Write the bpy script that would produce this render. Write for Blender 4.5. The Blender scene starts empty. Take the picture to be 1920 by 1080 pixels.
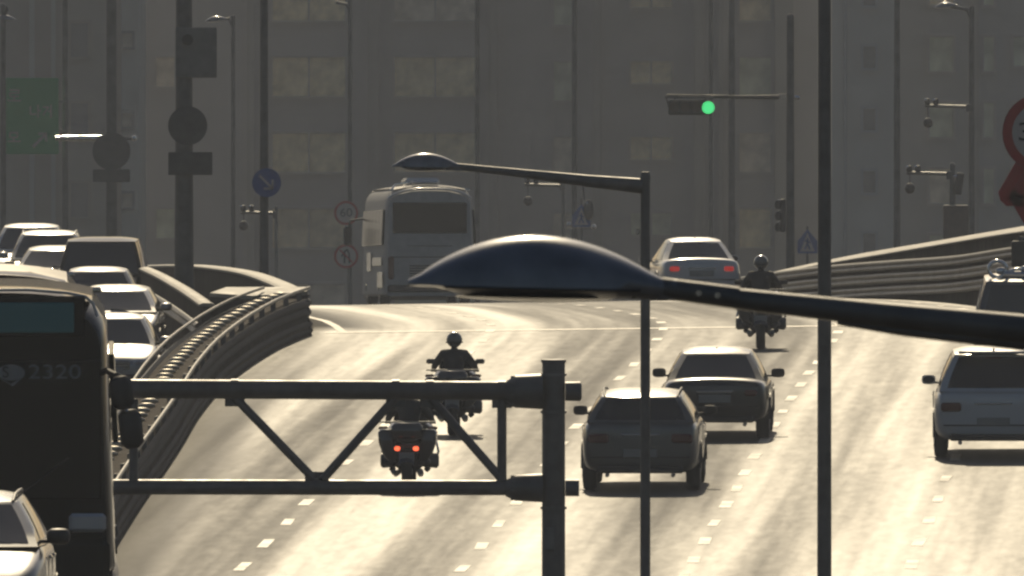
import bpy, math, random
from math import sin, cos, pi, radians, sqrt, atan2
from mathutils import Vector, Matrix
random.seed(7)
sc = bpy.context.scene
COL = sc.collection

# ------------------------------------------------------------------ camera, world, sun, exposure
# A very long lens (~940 mm) high above the road. Camera stands 40 m above the low ground (z = 0).
F = 50000.0          # focal length in pixels of a 1920 wide frame
CZ = 40.0
HOR = -740.0         # row of the horizon
cam_d = bpy.data.cameras.new("camera")
cam = bpy.data.objects.new("camera", cam_d)
COL.objects.link(cam)
cam_d.sensor_width = 36.0
cam_d.lens = 36.0 * F / 1920.0
cam_d.dof.use_dof = True
cam_d.dof.focus_distance = 500.0
cam_d.dof.aperture_fstop = 0.9375 / 0.015
cam_d.clip_start = 5.0
cam_d.clip_end = 12000.0
cam.location = (0, 0, CZ)
cam.rotation_euler = (radians(90) - math.atan((540 - HOR) / F), 0, 0)
sc.camera = cam

SUN_EL, SUN_AZ = radians(31), radians(-1.5)      # azimuth from +Y, positive to the right
world = bpy.data.worlds.new("World")
sc.world = world
world.use_nodes = True
wn = world.node_tree
bg = wn.nodes["Background"]
sky = wn.nodes.new("ShaderNodeTexSky")
sky.sky_type = 'NISHITA'
sky.sun_disc = False
sky.sun_elevation = SUN_EL
sky.sun_rotation = SUN_AZ
sky.air_density = 1.0
sky.dust_density = 2.0
wn.links.new(sky.outputs[0], bg.inputs[0])
bg.inputs[1].default_value = 0.071
sun_d = bpy.data.lights.new("sun", 'SUN')
sun = bpy.data.objects.new("sun", sun_d)
COL.objects.link(sun)
sun_d.energy = 4.2
sun_d.angle = radians(0.5)
sun_d.color = (1.0, 0.84, 0.575)
sun.rotation_euler = (-(pi / 2 - SUN_EL), 0, -SUN_AZ)
sun.location = (0, 500, 300)
sc.view_settings.view_transform = 'Standard'
sc.view_settings.look = 'None'
sc.view_settings.gamma = 1
sc.view_settings.use_curve_mapping = False
sc.view_settings.exposure = -0.92
sc.render.engine = 'CYCLES'
cy = sc.cycles
cy.max_bounces = 6
cy.diffuse_bounces = 3
cy.glossy_bounces = 3
cy.volume_bounces = 0
cy.caustics_reflective = False
cy.caustics_refractive = False
cy.use_denoising = True
try:
    cy.denoiser = 'OPENIMAGEDENOISE'
except Exception:
    pass
cy.filter_width = 2.5
cy.sample_clamp_indirect = 4.0

# ------------------------------------------------------------------ helpers
def P(px, py, s):
    return Vector(((px - 960) / s, F / s, CZ - (py - HOR) / s))

def tag(o, label=None, cat=None, group=None, kind=None):
    if label: o['label'] = label
    if cat: o['category'] = cat
    if group: o['group'] = group
    if kind: o['kind'] = kind
    return o

def empty(name, loc=(0, 0, 0), rz=0.0):
    o = bpy.data.objects.new(name, None)
    o.empty_display_size = 0.3
    COL.objects.link(o)
    o.location = loc
    o.rotation_euler = (0, 0, rz)
    return o

def copy_tree(o, parent=None):
    c = o.copy()
    COL.objects.link(c)
    c.parent = parent
    for ch in list(o.children):
        copy_tree(ch, c)
    return c

class MB:
    def __init__(self):
        self.v = []; self.f = []
    def add(self, vs, fs):
        n = len(self.v)
        self.v += [tuple(v) for v in vs]
        self.f += [tuple(i + n for i in f) for f in fs]
        return self
    def box(self, c, size, rot=None, bev=0.0):
        sx, sy, sz = size[0] / 2, size[1] / 2, size[2] / 2
        if bev <= 0:
            vs = [Vector((x, y, z)) for x in (-sx, sx) for y in (-sy, sy) for z in (-sz, sz)]
            fs = [(0, 1, 3, 2), (4, 6, 7, 5), (0, 4, 5, 1), (2, 3, 7, 6), (0, 2, 6, 4), (1, 5, 7, 3)]
        else:
            b = min(bev, sx * .95, sy * .95, sz * .95)
            vs = []; idx = {}
            for a in (-1, 1):
                for bb in (-1, 1):
                    for cc in (-1, 1):
                        for ax in range(3):
                            p = [a * (sx - b), bb * (sy - b), cc * (sz - b)]
                            p[ax] = (a * sx, bb * sy, cc * sz)[ax]
                            idx[(a, bb, cc, ax)] = len(vs); vs.append(Vector(p))
            fs = []
            for ax in range(3):
                for sg in (-1, 1):
                    o1, o2 = [i for i in range(3) if i != ax]
                    q = []
                    for (u, w) in ((-1, -1), (1, -1), (1, 1), (-1, 1)):
                        k = [0, 0, 0]; k[ax] = sg; k[o1] = u; k[o2] = w
                        q.append(idx[(k[0], k[1], k[2], ax)])
                    fs.append(tuple(q))
            for ax in range(3):
                o1, o2 = [i for i in range(3) if i != ax]
                for u in (-1, 1):
                    for w in (-1, 1):
                        k = [0, 0, 0]; k[o1] = u; k[o2] = w
                        k[ax] = -1; a1 = idx[(k[0], k[1], k[2], o1)]; a2 = idx[(k[0], k[1], k[2], o2)]
                        k[ax] = 1; b1 = idx[(k[0], k[1], k[2], o1)]; b2 = idx[(k[0], k[1], k[2], o2)]
                        fs.append((a1, b1, b2, a2))
            for a in (-1, 1):
                for bb in (-1, 1):
                    for cc in (-1, 1):
                        fs.append(tuple(idx[(a, bb, cc, ax)] for ax in range(3)))
        if rot is not None: vs = [rot @ v for v in vs]
        c = Vector(c)
        return self.add([v + c for v in vs], fs)
    def tube(self, pts, rads, n=12, cap=True):
        pts = [Vector(p) for p in pts]
        if not isinstance(rads, (list, tuple)): rads = [rads] * len(pts)
        rings = []
        up = None
        for i, p in enumerate(pts):
            t = (pts[min(i + 1, len(pts) - 1)] - pts[max(i - 1, 0)]).normalized()
            if up is None:
                up = Vector((0, 0, 1)) if abs(t.z) < .9 else Vector((1, 0, 0))
            a = t.cross(up).normalized(); b = a.cross(t).normalized(); up = b
            rings.append([p + (a * cos(2 * pi * k / n) + b * sin(2 * pi * k / n)) * rads[i] for k in range(n)])
        return self.loft(rings, cap)
    def loft(self, rings, cap=True, closed=True):
        n = len(rings[0]); base = len(self.v)
        for r in rings: self.v += [tuple(v) for v in r]
        for i in range(len(rings) - 1):
            for k in range(n if closed else n - 1):
                a = base + i * n + k; b = base + i * n + (k + 1) % n
                self.f.append((a, b, b + n, a + n))
        if cap:
            self.f.append(tuple(base + k for k in reversed(range(n))))
            self.f.append(tuple(base + (len(rings) - 1) * n + k for k in range(n)))
        return self
    def grid(self, fn, nu, nv):
        base = len(self.v)
        for j in range(nv + 1):
            for i in range(nu + 1):
                self.v.append(tuple(fn(i / nu, j / nv)))
        for j in range(nv):
            for i in range(nu):
                a = base + j * (nu + 1) + i
                self.f.append((a, a + 1, a + nu + 2, a + nu + 1))
        return self
    def disc(self, c, r, axis, thick, n=24, ry=None):
        """flat cylinder, axis = unit vector"""
        c = Vector(c); ax = Vector(axis)
        ry = ry or r
        u = ax.cross(Vector((0, 0, 1)))
        u = u.normalized() if u.length > .1 else Vector((1, 0, 0))
        w = u.cross(ax).normalized()
        rings = [[c + ax * t + u * r * cos(2 * pi * k / n) + w * ry * sin(2 * pi * k / n) for k in range(n)] for t in (-thick / 2, thick / 2)]
        return self.loft(rings)
    def ell(self, c, r, nu=16, nv=10):
        c = Vector(c)
        rings = []
        for j in range(1, nv):
            th = pi * j / nv
            rings.append([c + Vector((r[0] * sin(th) * cos(2 * pi * k / nu), r[1] * sin(th) * sin(2 * pi * k / nu), r[2] * cos(th))) for k in range(nu)])
        return self.loft(rings)
    def prism(self, poly, c, ax_u, ax_v, thick):
        """poly in (u,v); extruded along ax_u x ax_v"""
        c = Vector(c); ax_u = Vector(ax_u); ax_v = Vector(ax_v); nrm = ax_u.cross(ax_v).normalized()
        r = [[c + ax_u * u + ax_v * v + nrm * t for (u, v) in poly] for t in (-thick / 2, thick / 2)]
        return self.loft(r)
    def mesh(self, name, smooth=None):
        me = bpy.data.meshes.new(name)
        me.from_pydata(self.v, [], self.f)
        me.validate()
        me.update()
        import bmesh
        bm = bmesh.new(); bm.from_mesh(me)
        bmesh.ops.recalc_face_normals(bm, faces=bm.faces)
        bm.to_mesh(me); bm.free()
        if smooth is not None:
            me.shade_smooth()
            if smooth < 180:
                try: me.set_sharp_from_angle(angle=radians(smooth))
                except Exception: pass
        return me
    def build(self, name, mat, parent=None, smooth=None, sub=0):
        me = self.mesh(name, smooth)
        me.materials.append(mat)
        o = bpy.data.objects.new(name, me)
        COL.objects.link(o)
        if parent is not None: o.parent = parent
        if sub:
            m = o.modifiers.new("sub", 'SUBSURF'); m.levels = sub; m.render_levels = sub
        return o

# ------------------------------------------------------------------ materials
MATS = {}
def mat(name, col, rough=0.5, metal=0.0, noise=0.0, nscale=6.0, coat=0.0, emit=None, estr=0.0, bump=0.0, spec=0.5, bscale=40):
    m = bpy.data.materials.new(name)
    m.use_nodes = True
    nt = m.node_tree; b = nt.nodes["Principled BSDF"]
    b.inputs["Base Color"].default_value = (*col, 1)
    b.inputs["Roughness"].default_value = rough
    b.inputs["Metallic"].default_value = metal
    b.inputs["Specular IOR Level"].default_value = spec
    if coat:
        b.inputs["Coat Weight"].default_value = coat
        b.inputs["Coat Roughness"].default_value = 0.13
    if emit:
        b.inputs["Emission Color"].default_value = (*emit, 1)
        b.inputs["Emission Strength"].default_value = estr
    if noise or bump:
        tc = nt.nodes.new("ShaderNodeTexCoord")
    if noise:
        n = nt.nodes.new("ShaderNodeTexNoise"); n.inputs["Scale"].default_value = nscale; n.inputs["Detail"].default_value = 5
        nt.links.new(tc.outputs["Object"], n.inputs["Vector"])
        r = nt.nodes.new("ShaderNodeMapRange")
        r.inputs[1].default_value = .3; r.inputs[2].default_value = .7
        r.inputs[3].default_value = 1 - noise; r.inputs[4].default_value = 1 + noise
        nt.links.new(n.outputs[0], r.inputs[0])
        mx = nt.nodes.new("ShaderNodeMix"); mx.data_type = 'RGBA'; mx.blend_type = 'MULTIPLY'
        mx.inputs[0].default_value = 1
        mx.inputs[6].default_value = (*col, 1)
        nt.links.new(r.outputs[0], mx.inputs[7])
        nt.links.new(mx.outputs[2], b.inputs["Base Color"])
        r2 = nt.nodes.new("ShaderNodeMapRange")
        r2.inputs[1].default_value = .3; r2.inputs[2].default_value = .7
        r2.inputs[3].default_value = max(0.02, rough - .12 * noise * 3); r2.inputs[4].default_value = min(1, rough + .12 * noise * 3)
        nt.links.new(n.outputs[0], r2.inputs[0]); nt.links.new(r2.outputs[0], b.inputs["Roughness"])
    if bump:
        n2 = nt.nodes.new("ShaderNodeTexNoise"); n2.inputs["Scale"].default_value = bscale; n2.inputs["Detail"].default_value = 4
        nt.links.new(tc.outputs["Object"], n2.inputs["Vector"])
        bp = nt.nodes.new("ShaderNodeBump"); bp.inputs["Strength"].default_value = bump; bp.inputs["Distance"].default_value = .02
        nt.links.new(n2.outputs[0], bp.inputs["Height"]); nt.links.new(bp.outputs[0], b.inputs["Normal"])
    MATS[name] = m
    return m

STEEL = mat("galvanised_steel", (.16, .16, .155), .42, .35, noise=.2, nscale=3)
STEEL_D = mat("painted_dark_steel", (.12, .117, .112), .42, .1, noise=.25, nscale=4)
LAMPSHELL = mat("lamp_shell", (.14, .15, .17), .34, .2, noise=.3, nscale=5, coat=1)
SIGNBACK = mat("sign_back_aluminium", (.10, .10, .095), .6, .2, noise=.15)
FRAIL = mat("dark_face_rail", (.035, .03, .025), .85, 0, noise=.3, nscale=3)  # darker, duller copy of the guard rail colour for the road face
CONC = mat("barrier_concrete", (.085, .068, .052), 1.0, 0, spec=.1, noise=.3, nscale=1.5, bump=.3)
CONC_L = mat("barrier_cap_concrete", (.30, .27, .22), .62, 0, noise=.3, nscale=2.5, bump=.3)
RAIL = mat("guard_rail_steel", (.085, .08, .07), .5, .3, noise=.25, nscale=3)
RUBBER = mat("tyre_rubber", (.02, .02, .02), .7, 0, noise=.2, nscale=20)
RIM = mat("alloy_rim", (.45, .45, .46), .3, .9)
GLASS = mat("tinted_car_glass", (.018, .02, .024), .05, 0, coat=.0, spec=.6)
TRIM = mat("black_plastic_trim", (.025, .025, .027), .5, 0, noise=.1)
CHROME = mat("chrome", (.7, .7, .7), .12, 1)
PLATE = mat("number_plate", (.26, .26, .25), .4)
TAIL = mat("tail_lamp_red", (.10, .008, .007), .15, 0, coat=.5)
TAIL_ON = mat("lit_tail_lamp", (.4, .02, .02), .2, 0, emit=(1, .06, .05), estr=.5)
TAIL_HOT = mat("lit_bike_lamp", (.5, .06, .03), .2, 0, emit=(1, .15, .06), estr=3.2)
HEAD = mat("headlamp_glass", (.55, .56, .58), .08, .3, coat=.5)
P_BLACK = mat("paint_black", (.014, .015, .017), .42, .2, coat=1)
P_BLACKV = mat("paint_black_van", (.012, .013, .016), .07, 0, spec=.15)
P_GREY = mat("paint_warm_grey", (.10, .105, .105), .42, .4, coat=1)
P_WHITE = mat("paint_white", (.50, .51, .52), .42, 0, coat=1, spec=.9)
P_SILVER = mat("paint_silver", (.34, .34, .34), .42, .7, coat=1)
P_PEARL = mat("paint_pearl", (.45, .43, .39), .42, .2, coat=1, spec=.9)
P_NAVY = mat("paint_navy", (.03, .035, .05), .42, .3, coat=1)
P_TAN = mat("bus_roof_cream", (.42, .36, .28), .4, 0, coat=.5, noise=.08)
P_COACH = mat("coach_paint", (.42, .41, .39), .7, 0, noise=.10)
P_COACH_TOP = mat("coach_roof_paint", (.55, .53, .46), .42, 0, coat=1, noise=.06)
P_BUS = mat("city_bus_dark_green", (.010, .014, .013), .07, 0, spec=.2)
P_BUSROOF = mat("city_bus_roof_dark", (.012, .014, .022), .07, 0, spec=.1)
BUSGLASS = mat("bus_windscreen", (.006, .009, .009), .15, 0, spec=.25)
LED = mat("destination_board_teal", (.008, .09, .11), .3, 0, emit=(.02, .25, .3), estr=.05)
FAB_K = mat("rider_jacket_black", (.018, .02, .026), .65, 0, noise=.3, nscale=9, bump=.4)
HELMET = mat("helmet_gloss", (.13, .13, .12), .2, 0, coat=1)
SKIN = mat("skin", (.35, .2, .13), .5)
BIKE = mat("bike_paint", (.03, .032, .036), .25, .2, coat=1)
S_BLUE = mat("sign_blue", (.012, .07, .28), .4)
S_WHITE = mat("sign_white", (.58, .50, .44), .45)
S_RED = mat("sign_red", (.42, .03, .028), .4)
S_DRED = mat("sign_deep_red", (.44, .018, .016), .45, noise=.1)
S_GREEN = mat("sign_green", (.018, .29, .10), .45)
S_BLACK = mat("sign_black", (.02, .02, .02), .5)
GREEN_ON = mat("green_signal_lit", (.05, .5, .2), .3, emit=(.08, 1, .30), estr=1.5)
LENS_OFF = mat("signal_lens_dark", (.05, .03, .02), .25)
DIGIT = mat("number_sticker_grey", (.24, .25, .25), .5)
CAB = mat("cabinet_brown", (.13, .09, .07), .6, noise=.15)
AMBER = mat("warning_lamp_lens", (.7, .65, .6), .06, .6, coat=1)
LAMPGLASS = mat("lamp_diffuser", (.25, .25, .24), .25)

# ------------------------------------------------------------------ road profiles (world metres)
def interp(tbl, d):
    """Catmull-Rom through (d, value) pairs"""
    n = len(tbl)
    if d <= tbl[0][0]:
        k = (tbl[1][1] - tbl[0][1]) / (tbl[1][0] - tbl[0][0]); return tbl[0][1] + k * (d - tbl[0][0])
    if d >= tbl[-1][0]:
        k = (tbl[-1][1] - tbl[-2][1]) / (tbl[-1][0] - tbl[-2][0]); return tbl[-1][1] + k * (d - tbl[-1][0])
    for i in range(n - 1):
        if d <= tbl[i + 1][0]: break
    x0, y0 = tbl[i]; x1, y1 = tbl[i + 1]
    h = x1 - x0
    def slope(j):
        if j <= 0: return (tbl[1][1] - tbl[0][1]) / (tbl[1][0] - tbl[0][0])
        if j >= n - 1: return (tbl[-1][1] - tbl[-2][1]) / (tbl[-1][0] - tbl[-2][0])
        return (tbl[j + 1][1] - tbl[j - 1][1]) / (tbl[j + 1][0] - tbl[j - 1][0])
    m0, m1 = slope(i), slope(i + 1); t = (d - x0) / h
    return ((2 * t**3 - 3 * t**2 + 1) * y0 + (t**3 - 2 * t**2 + t) * h * m0 + (-2 * t**3 + 3 * t**2) * y1 + (t**3 - t**2) * h * m1)

MAIN_Z = [(333, -14.93), (365, -14.62), (397, -14.42), (431, -14.17), (454.5, -14.0), (480, -13.90), (510, -13.90), (535, -14.26), (562, -14.76), (595, -15.56), (655, -17.16), (714, -18.74), (833, -22.1), (1000, -26.9), (1300, -35.2)]
def main_z(X, d):
    c = .0135 * min(1, max(0, (d - 420) / 60.0))
    if d > 640: c *= max(0, 1 - (d - 640) / 80)
    return CZ + interp(MAIN_Z, d) + c * max(-14, min(18, X))
LINE_A = [(333, -6.1), (365, -5.15), (397, -4.1), (406, -3.82), (430, -3.02), (454, -2.22), (480, -1.33), (498, -.72), (510, -.42), (521, -.45), (535, -.86), (560, -1.95), (600, -4.0), (655, -7.2), (714, -11), (800, -18)]
def line_a(d): return interp(LINE_A, d)
LEFT_Z = [(230, -9.8), (263, -10.3), (294, -10.72), (323, -11.1), (397, -12.75), (450, -13.95), (500, -14.75), (521, -14.9), (543, -15.05), (581, -15.6), (641, -16.65), (720, -18.6), (800, -20.8)]
def left_z(d): return CZ + interp(LEFT_Z, d)
W1_BASE = [(350, -5.6), (380, -6.15), (400, -6.1), (417, -5.93), (446, -5.55), (462, -5.4), (480, -5.08), (498, -4.45), (510, -3.83)]   # right foot of the median
def w1x(d): return interp(W1_BASE, d)

# ------------------------------------------------------------------ road material
def road_material(name, base=(.055, .052, .048), seed=0.0):
    m = bpy.data.materials.new(name); m.use_nodes = True
    nt = m.node_tree; N = nt.nodes; Lk = nt.links
    b = N["Principled BSDF"]
    geo = N.new("ShaderNodeUVMap"); geo.uv_map = "lane"
    def mapping(scale, rot=0.0, loc=(0, 0, 0)):
        mp = N.new("ShaderNodeMapping"); mp.inputs["Scale"].default_value = scale
        mp.inputs["Rotation"].default_value = (0, 0, rot); mp.inputs["Location"].default_value = loc
        Lk.new(geo.outputs[0], mp.inputs["Vector"]); return mp
    def noise(mp, scale, detail=4, rough=.5):
        n = N.new("ShaderNodeTexNoise"); n.inputs["Scale"].default_value = scale
        n.inputs["Detail"].default_value = detail; n.inputs["Roughness"].default_value = rough
        Lk.new(mp.outputs[0], n.inputs["Vector"]); return n
    def rng(sock, a, b_, c, d):
        r = N.new("ShaderNodeMapRange"); r.inputs[1].default_value = a; r.inputs[2].default_value = b_
        r.inputs[3].default_value = c; r.inputs[4].default_value = d; Lk.new(sock, r.inputs[0]); return r.outputs[0]
    def math_(op, a, b_):
        x = N.new("ShaderNodeMath"); x.operation = op
        for i, q in enumerate((a, b_)):
            if isinstance(q, (int, float)): x.inputs[i].default_value = q
            else: Lk.new(q, x.inputs[i])
        return x.outputs[0]
    pass
    # tyre-polished streaks running with the lanes, worn patches, fine grain
    rot = radians(1.9)
    s1 = noise(mapping((1, .008, 1), 0, (seed, 3, 0)), .60, 3)
    s2 = noise(mapping((1, .012, 1), 0, (seed + 8, 11, 0)), 1.9, 4)
    patch = noise(mapping((1, .014, 1), 0, (seed + 2, 5, 0)), .26, 5, .6)
    spot = noise(mapping((1, .09, 1), 0, (seed, 0, 0)), 2.4, 6, .65)
    # lanes are worn differently by tyres: offset of the roughness across the carriageway
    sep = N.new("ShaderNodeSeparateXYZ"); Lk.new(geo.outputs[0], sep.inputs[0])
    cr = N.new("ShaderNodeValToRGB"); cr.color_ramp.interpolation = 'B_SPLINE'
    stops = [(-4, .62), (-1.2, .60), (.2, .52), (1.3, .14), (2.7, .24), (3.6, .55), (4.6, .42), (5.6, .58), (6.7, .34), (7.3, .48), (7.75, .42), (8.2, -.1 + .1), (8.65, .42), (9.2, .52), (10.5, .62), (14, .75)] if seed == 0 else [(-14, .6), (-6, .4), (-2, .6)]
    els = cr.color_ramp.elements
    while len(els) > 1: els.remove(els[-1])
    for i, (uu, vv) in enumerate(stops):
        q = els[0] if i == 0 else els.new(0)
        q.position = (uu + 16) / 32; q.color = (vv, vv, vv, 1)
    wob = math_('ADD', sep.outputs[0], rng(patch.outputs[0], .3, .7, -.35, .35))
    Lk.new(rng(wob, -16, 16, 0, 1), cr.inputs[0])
    v = math_('ADD', rng(s1.outputs[0], .36, .66, -.11, .13), rng(s2.outputs[0], .35, .65, -.045, .045))
    v = math_('ADD', v, rng(patch.outputs[0], .35, .65, -.06, .06))
    v = math_('ADD', v, rng(spot.outputs[0], .3, .7, -.016, .016))
    fine = noise(mapping((1, .10, 1), 0, (seed + 5, 2, 0)), 5.5, 3, .6)
    v = math_('ADD', v, rng(fine.outputs[0], .3, .7, -.028, .028))
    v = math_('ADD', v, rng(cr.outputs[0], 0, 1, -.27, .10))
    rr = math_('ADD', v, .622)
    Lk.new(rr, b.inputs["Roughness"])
    mx = N.new("ShaderNodeMix"); mx.data_type = 'RGBA'; mx.blend_type = 'MULTIPLY'; mx.inputs[0].default_value = 1
    mx.inputs[6].default_value = (*base, 1)
    Lk.new(rng(spot.outputs[0], .3, .7, .7, 1.3), mx.inputs[7])
    Lk.new(mx.outputs[2], b.inputs["Base Color"])
    return m
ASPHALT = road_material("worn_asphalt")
ASPHALT_L = road_material("side_road_asphalt", (.06, .052, .045), 31.0)
PAINT = mat("road_marking_paint", (.50, .45, .36), .53, noise=.35, nscale=1.2)
JOINT = mat("expansion_joint_steel", (.42, .38, .33), .44, .1, noise=.2, nscale=4)
GROUND = mat("low_ground_earth", (.10, .095, .085), .9, noise=.3, nscale=.05)

# ------------------------------------------------------------------ ground and roads
g = MB().grid(lambda u, v: ((u - .5) * 9000, -1500 + v * 8000, 0), 8, 8).build("ground", GROUND)
tag(g, kind='structure')

mb = MB()
ds = []
d = 374.0
while d < 640: ds.append(d); d += 3.0
while d < 1150: ds.append(d); d += 12.0
def main_left(d):
    if d <= 510: return w1x(d) - .2
    return line_a(d) - 3.45
def main_right(d):
    return max(16.0, line_a(d) + 22.0) if d < 560 else 16 + (d - 560) * .05
nu = 14
for d in ds:
    a, b_ = main_left(d), main_right(d)
    for k in range(nu + 1):
        X = a + (b_ - a) * k / nu
        mb.v.append((X, d, main_z(X, d)))
for j in range(len(ds) - 1):
    for k in range(nu):
        a = j * (nu + 1) + k
        mb.f.append((a, a + 1, a + nu + 2, a + nu + 1))
# skirt below both edges (deck side)
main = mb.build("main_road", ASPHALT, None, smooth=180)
def lane_uv(o, fx):
    uv = o.data.uv_layers.new(name="lane")
    for lp in o.data.loops:
        v = o.data.vertices[lp.vertex_index].co
        uv.data[lp.index].uv = (v.x - fx(v.y), v.y)
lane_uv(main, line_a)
tag(main, kind='structure')
for o in (main,):
    m = o.modifiers.new("thick", 'SOLIDIFY'); m.thickness = 1.2; m.offset = -1

mb = MB()
ds2 = [232 + i * 6 for i in range(95)]
def left_right_edge(d):
    if d < 330: return -4.4 - max(0, (d - 300)) * .03
    if d < 510: return w1x(d) - 1.02 if d > 380 else (-5.3 + (d - 330) / 50 * (w1x(380) - 1.02 + 5.3))
    return w1x(510) - 1.0 - (d - 510) * .05
for d in ds2:
    b_ = left_right_edge(d); a = b_ - 15
    for k in range(7):
        X = a + (b_ - a) * k / 6
        mb.v.append((X, d, left_z(d) - .004 * (b_ - X)))
for j in range(len(ds2) - 1):
    for k in range(6):
        a = j * 7 + k
        mb.f.append((a, a + 1, a + 8, a + 7))
lroad = mb.build("left_road", ASPHALT_L, None, smooth=180)
tag(lroad, kind='structure')
lane_uv(lroad, left_right_edge)
m = lroad.modifiers.new("thick", 'SOLIDIFY'); m.thickness = 1.2; m.offset = -1

# lane dashes: each a raised sheet of its own, child of the road
def dash(X0, d0, X1, d1, w=.16, lift=.006, name="lane_dash"):
    n = 3; pts = []
    for i in range(n + 1):
        t = i / n; X = X0 + (X1 - X0) * t; dd = d0 + (d1 - d0) * t
        pts.append((X, dd))
    mb = MB()
    for (X, dd) in pts:
        for sx in (-w / 2, w / 2):
            mb.v.append((X + sx, dd, main_z(X + sx, dd) + lift))
    for i in range(n): mb.f.append((2 * i, 2 * i + 1, 2 * i + 3, 2 * i + 2))
    return mb.build(name, PAINT, main)
for off, d0, per, ln in ((0, 398.0, 8.0, 3.0), (3.32, 397.5, 8.0, 2.8), (6.68, 401.0, 6.5, 2.6), (10.0, 399.0, 8.0, 3.0)):
    d = d0 - per * 3 + .01
    while d < 590:
        if not (abs(off) < .1 and 458 < d < 494):
            j = random.uniform(-.35, .35); l2 = ln * random.uniform(.72, 1.0)
            dash(line_a(d + j) + off + random.uniform(-.03, .03), d + j, line_a(d + j + l2) + off, d + j + l2, w=random.uniform(.15, .19))
        d += per
# expansion joint across the road and the edge line by the nose
mb = MB()
for k in range(25):
    X = w1x(510) + .25 + (16 - w1x(510)) * k / 24
    for dd in (511.2, 511.9):
        mb.v.append((X, dd, main_z(X, dd) + .008))
for k in range(24): mb.f.append((2 * k, 2 * k + 2, 2 * k + 3, 2 * k + 1))
mb.build("expansion_joint", JOINT, main)
mb = MB()
pts = [(-3.25, 512), (-3.45, 520), (-3.7, 529), (-4.1, 538), (-4.6, 548), (-5.2, 560)]
for (X, dd) in pts:
    for sx in (-.08, .08): mb.v.append((X + sx, dd, main_z(X, dd) + .01))
for k in range(len(pts) - 1): mb.f.append((2 * k, 2 * k + 1, 2 * k + 3, 2 * k + 2))
mb.build("edge_line", PAINT, main)
# ------------------------------------------------------------------ barriers
def wall_path(pts, thick, inward=-1):
    """pts: list of (X, d, zbase, ztop). returns left/right offset rows"""
    out = []
    for i, p in enumerate(pts):
        a = pts[max(i - 1, 0)]; b_ = pts[min(i + 1, len(pts) - 1)]
        t = Vector((b_[0] - a[0], b_[1] - a[1], 0)).normalized()
        n = Vector((-t.y, t.x, 0))       # to the left of travel
        out.append((Vector((p[0], p[1], 0)), n, p[2], p[3]))
    return out
def dens(pts, step):
    out = []
    for i in range(len(pts) - 1):
        a, b_ = pts[i], pts[i + 1]
        L = sqrt((a[0] - b_[0])**2 + (a[1] - b_[1])**2); n = max(1, int(L / step))
        for k in range(n):
            t = k / n; out.append(tuple(a[j] + (b_[j] - a[j]) * t for j in range(4)))
    out.append(pts[-1]); return out
def wall_mesh(path, prof):
    """prof: list of (offset_to_left, zfrac 0..1 or absolute above base)"""
    mb = MB(); rings = []
    for (p, n, zb, zt) in path:
        rings.append([p + n * o + Vector((0, 0, zb + (zt - zb) * h)) for (o, h) in prof])
    mb.loft(rings, cap=True)
    return mb
def wbeam(path, off, zc, hh=.32, bulge=.07, side=-1):
    """corrugated W rail along the path: off = sideways offset, zc = centre above base"""
    prof = [(0, -1), (-.6, -.8), (-1, -.55), (-.55, -.2), (-.1, 0), (-.55, .2), (-1, .55), (-.6, .8), (0, 1)]
    mb = MB(); rings = []
    for (p, n, zb, zt) in path:
        front = [p + n * (off + side * -q * bulge) + Vector((0, 0, zb + zc + h * hh / 2)) for (q, h) in prof]
        back = [v + n * (.012 * (1 if side < 0 else -1)) for v in reversed(front)]
        rings.append(front + back)
    mb.loft(rings, cap=True)
    return mb

# W1 - the median between the two carriageways: solid plinth with a rail on each side
pts = [(w1x(d), d, main_z(w1x(d), d) - .05, 0) for d in range(375, 511, 5)]
pts = [(a, b_, c, c + .95) for (a, b_, c, _) in pts]
path = wall_path(pts, 1)
med = empty("median_barrier", (0, 0, 0)); tag(med, "long steel-railed median barrier climbing between the left queue and the open road", "barrier")
wall_mesh(path, [(.0, -3.2), (.0, .28), (.10, .52), (.16, .80), (.84, .80), (.90, .52), (1.0, .28), (1.0, -3.2)]).build("plinth", CONC, med, smooth=35)
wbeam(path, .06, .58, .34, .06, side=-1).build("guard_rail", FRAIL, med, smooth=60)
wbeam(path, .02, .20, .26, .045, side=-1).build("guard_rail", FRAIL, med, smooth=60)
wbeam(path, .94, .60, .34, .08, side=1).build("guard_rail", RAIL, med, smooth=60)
for o_, r_ in ((.05, .035), (.93, .03)):
    MB().tube([p + n * o_ + Vector((0, 0, zt + .0)) for (p, n, zb, zt) in path], r_, 8).build("top_rail", RAIL, med, smooth=60)
# glinting bolted caps along the middle, one by one
BOLT = mat("bolt_cap_steel", (.42, .38, .30), .40, .5)
cap = MB().ell((0, 0, 0), (.15, .10, .055), 10, 6)
cap_me = cap.mesh("bolt_cap", 180); cap_me.materials.append(BOLT)
dd = 376.0
while dd < 509:
    X = w1x(dd) - .50
    o = bpy.data.objects.new("bolt_cap", cap_me); COL.objects.link(o); o.parent = med
    o.location = (X + random.uniform(-.02, .02), dd, main_z(w1x(dd), dd) + .80)
    dd += 2.1
# posts of the near rail
post_me = MB().box((0, 0, .42), (.10, .12, .95), bev=.01).mesh("post"); post_me.materials.append(STEEL_D)
for d in range(376, 510, 4):
    o = bpy.data.objects.new("rail_post", post_me); COL.objects.link(o); o.parent = med
    o.location = (w1x(d) - .12, d, main_z(w1x(d), d))

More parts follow.
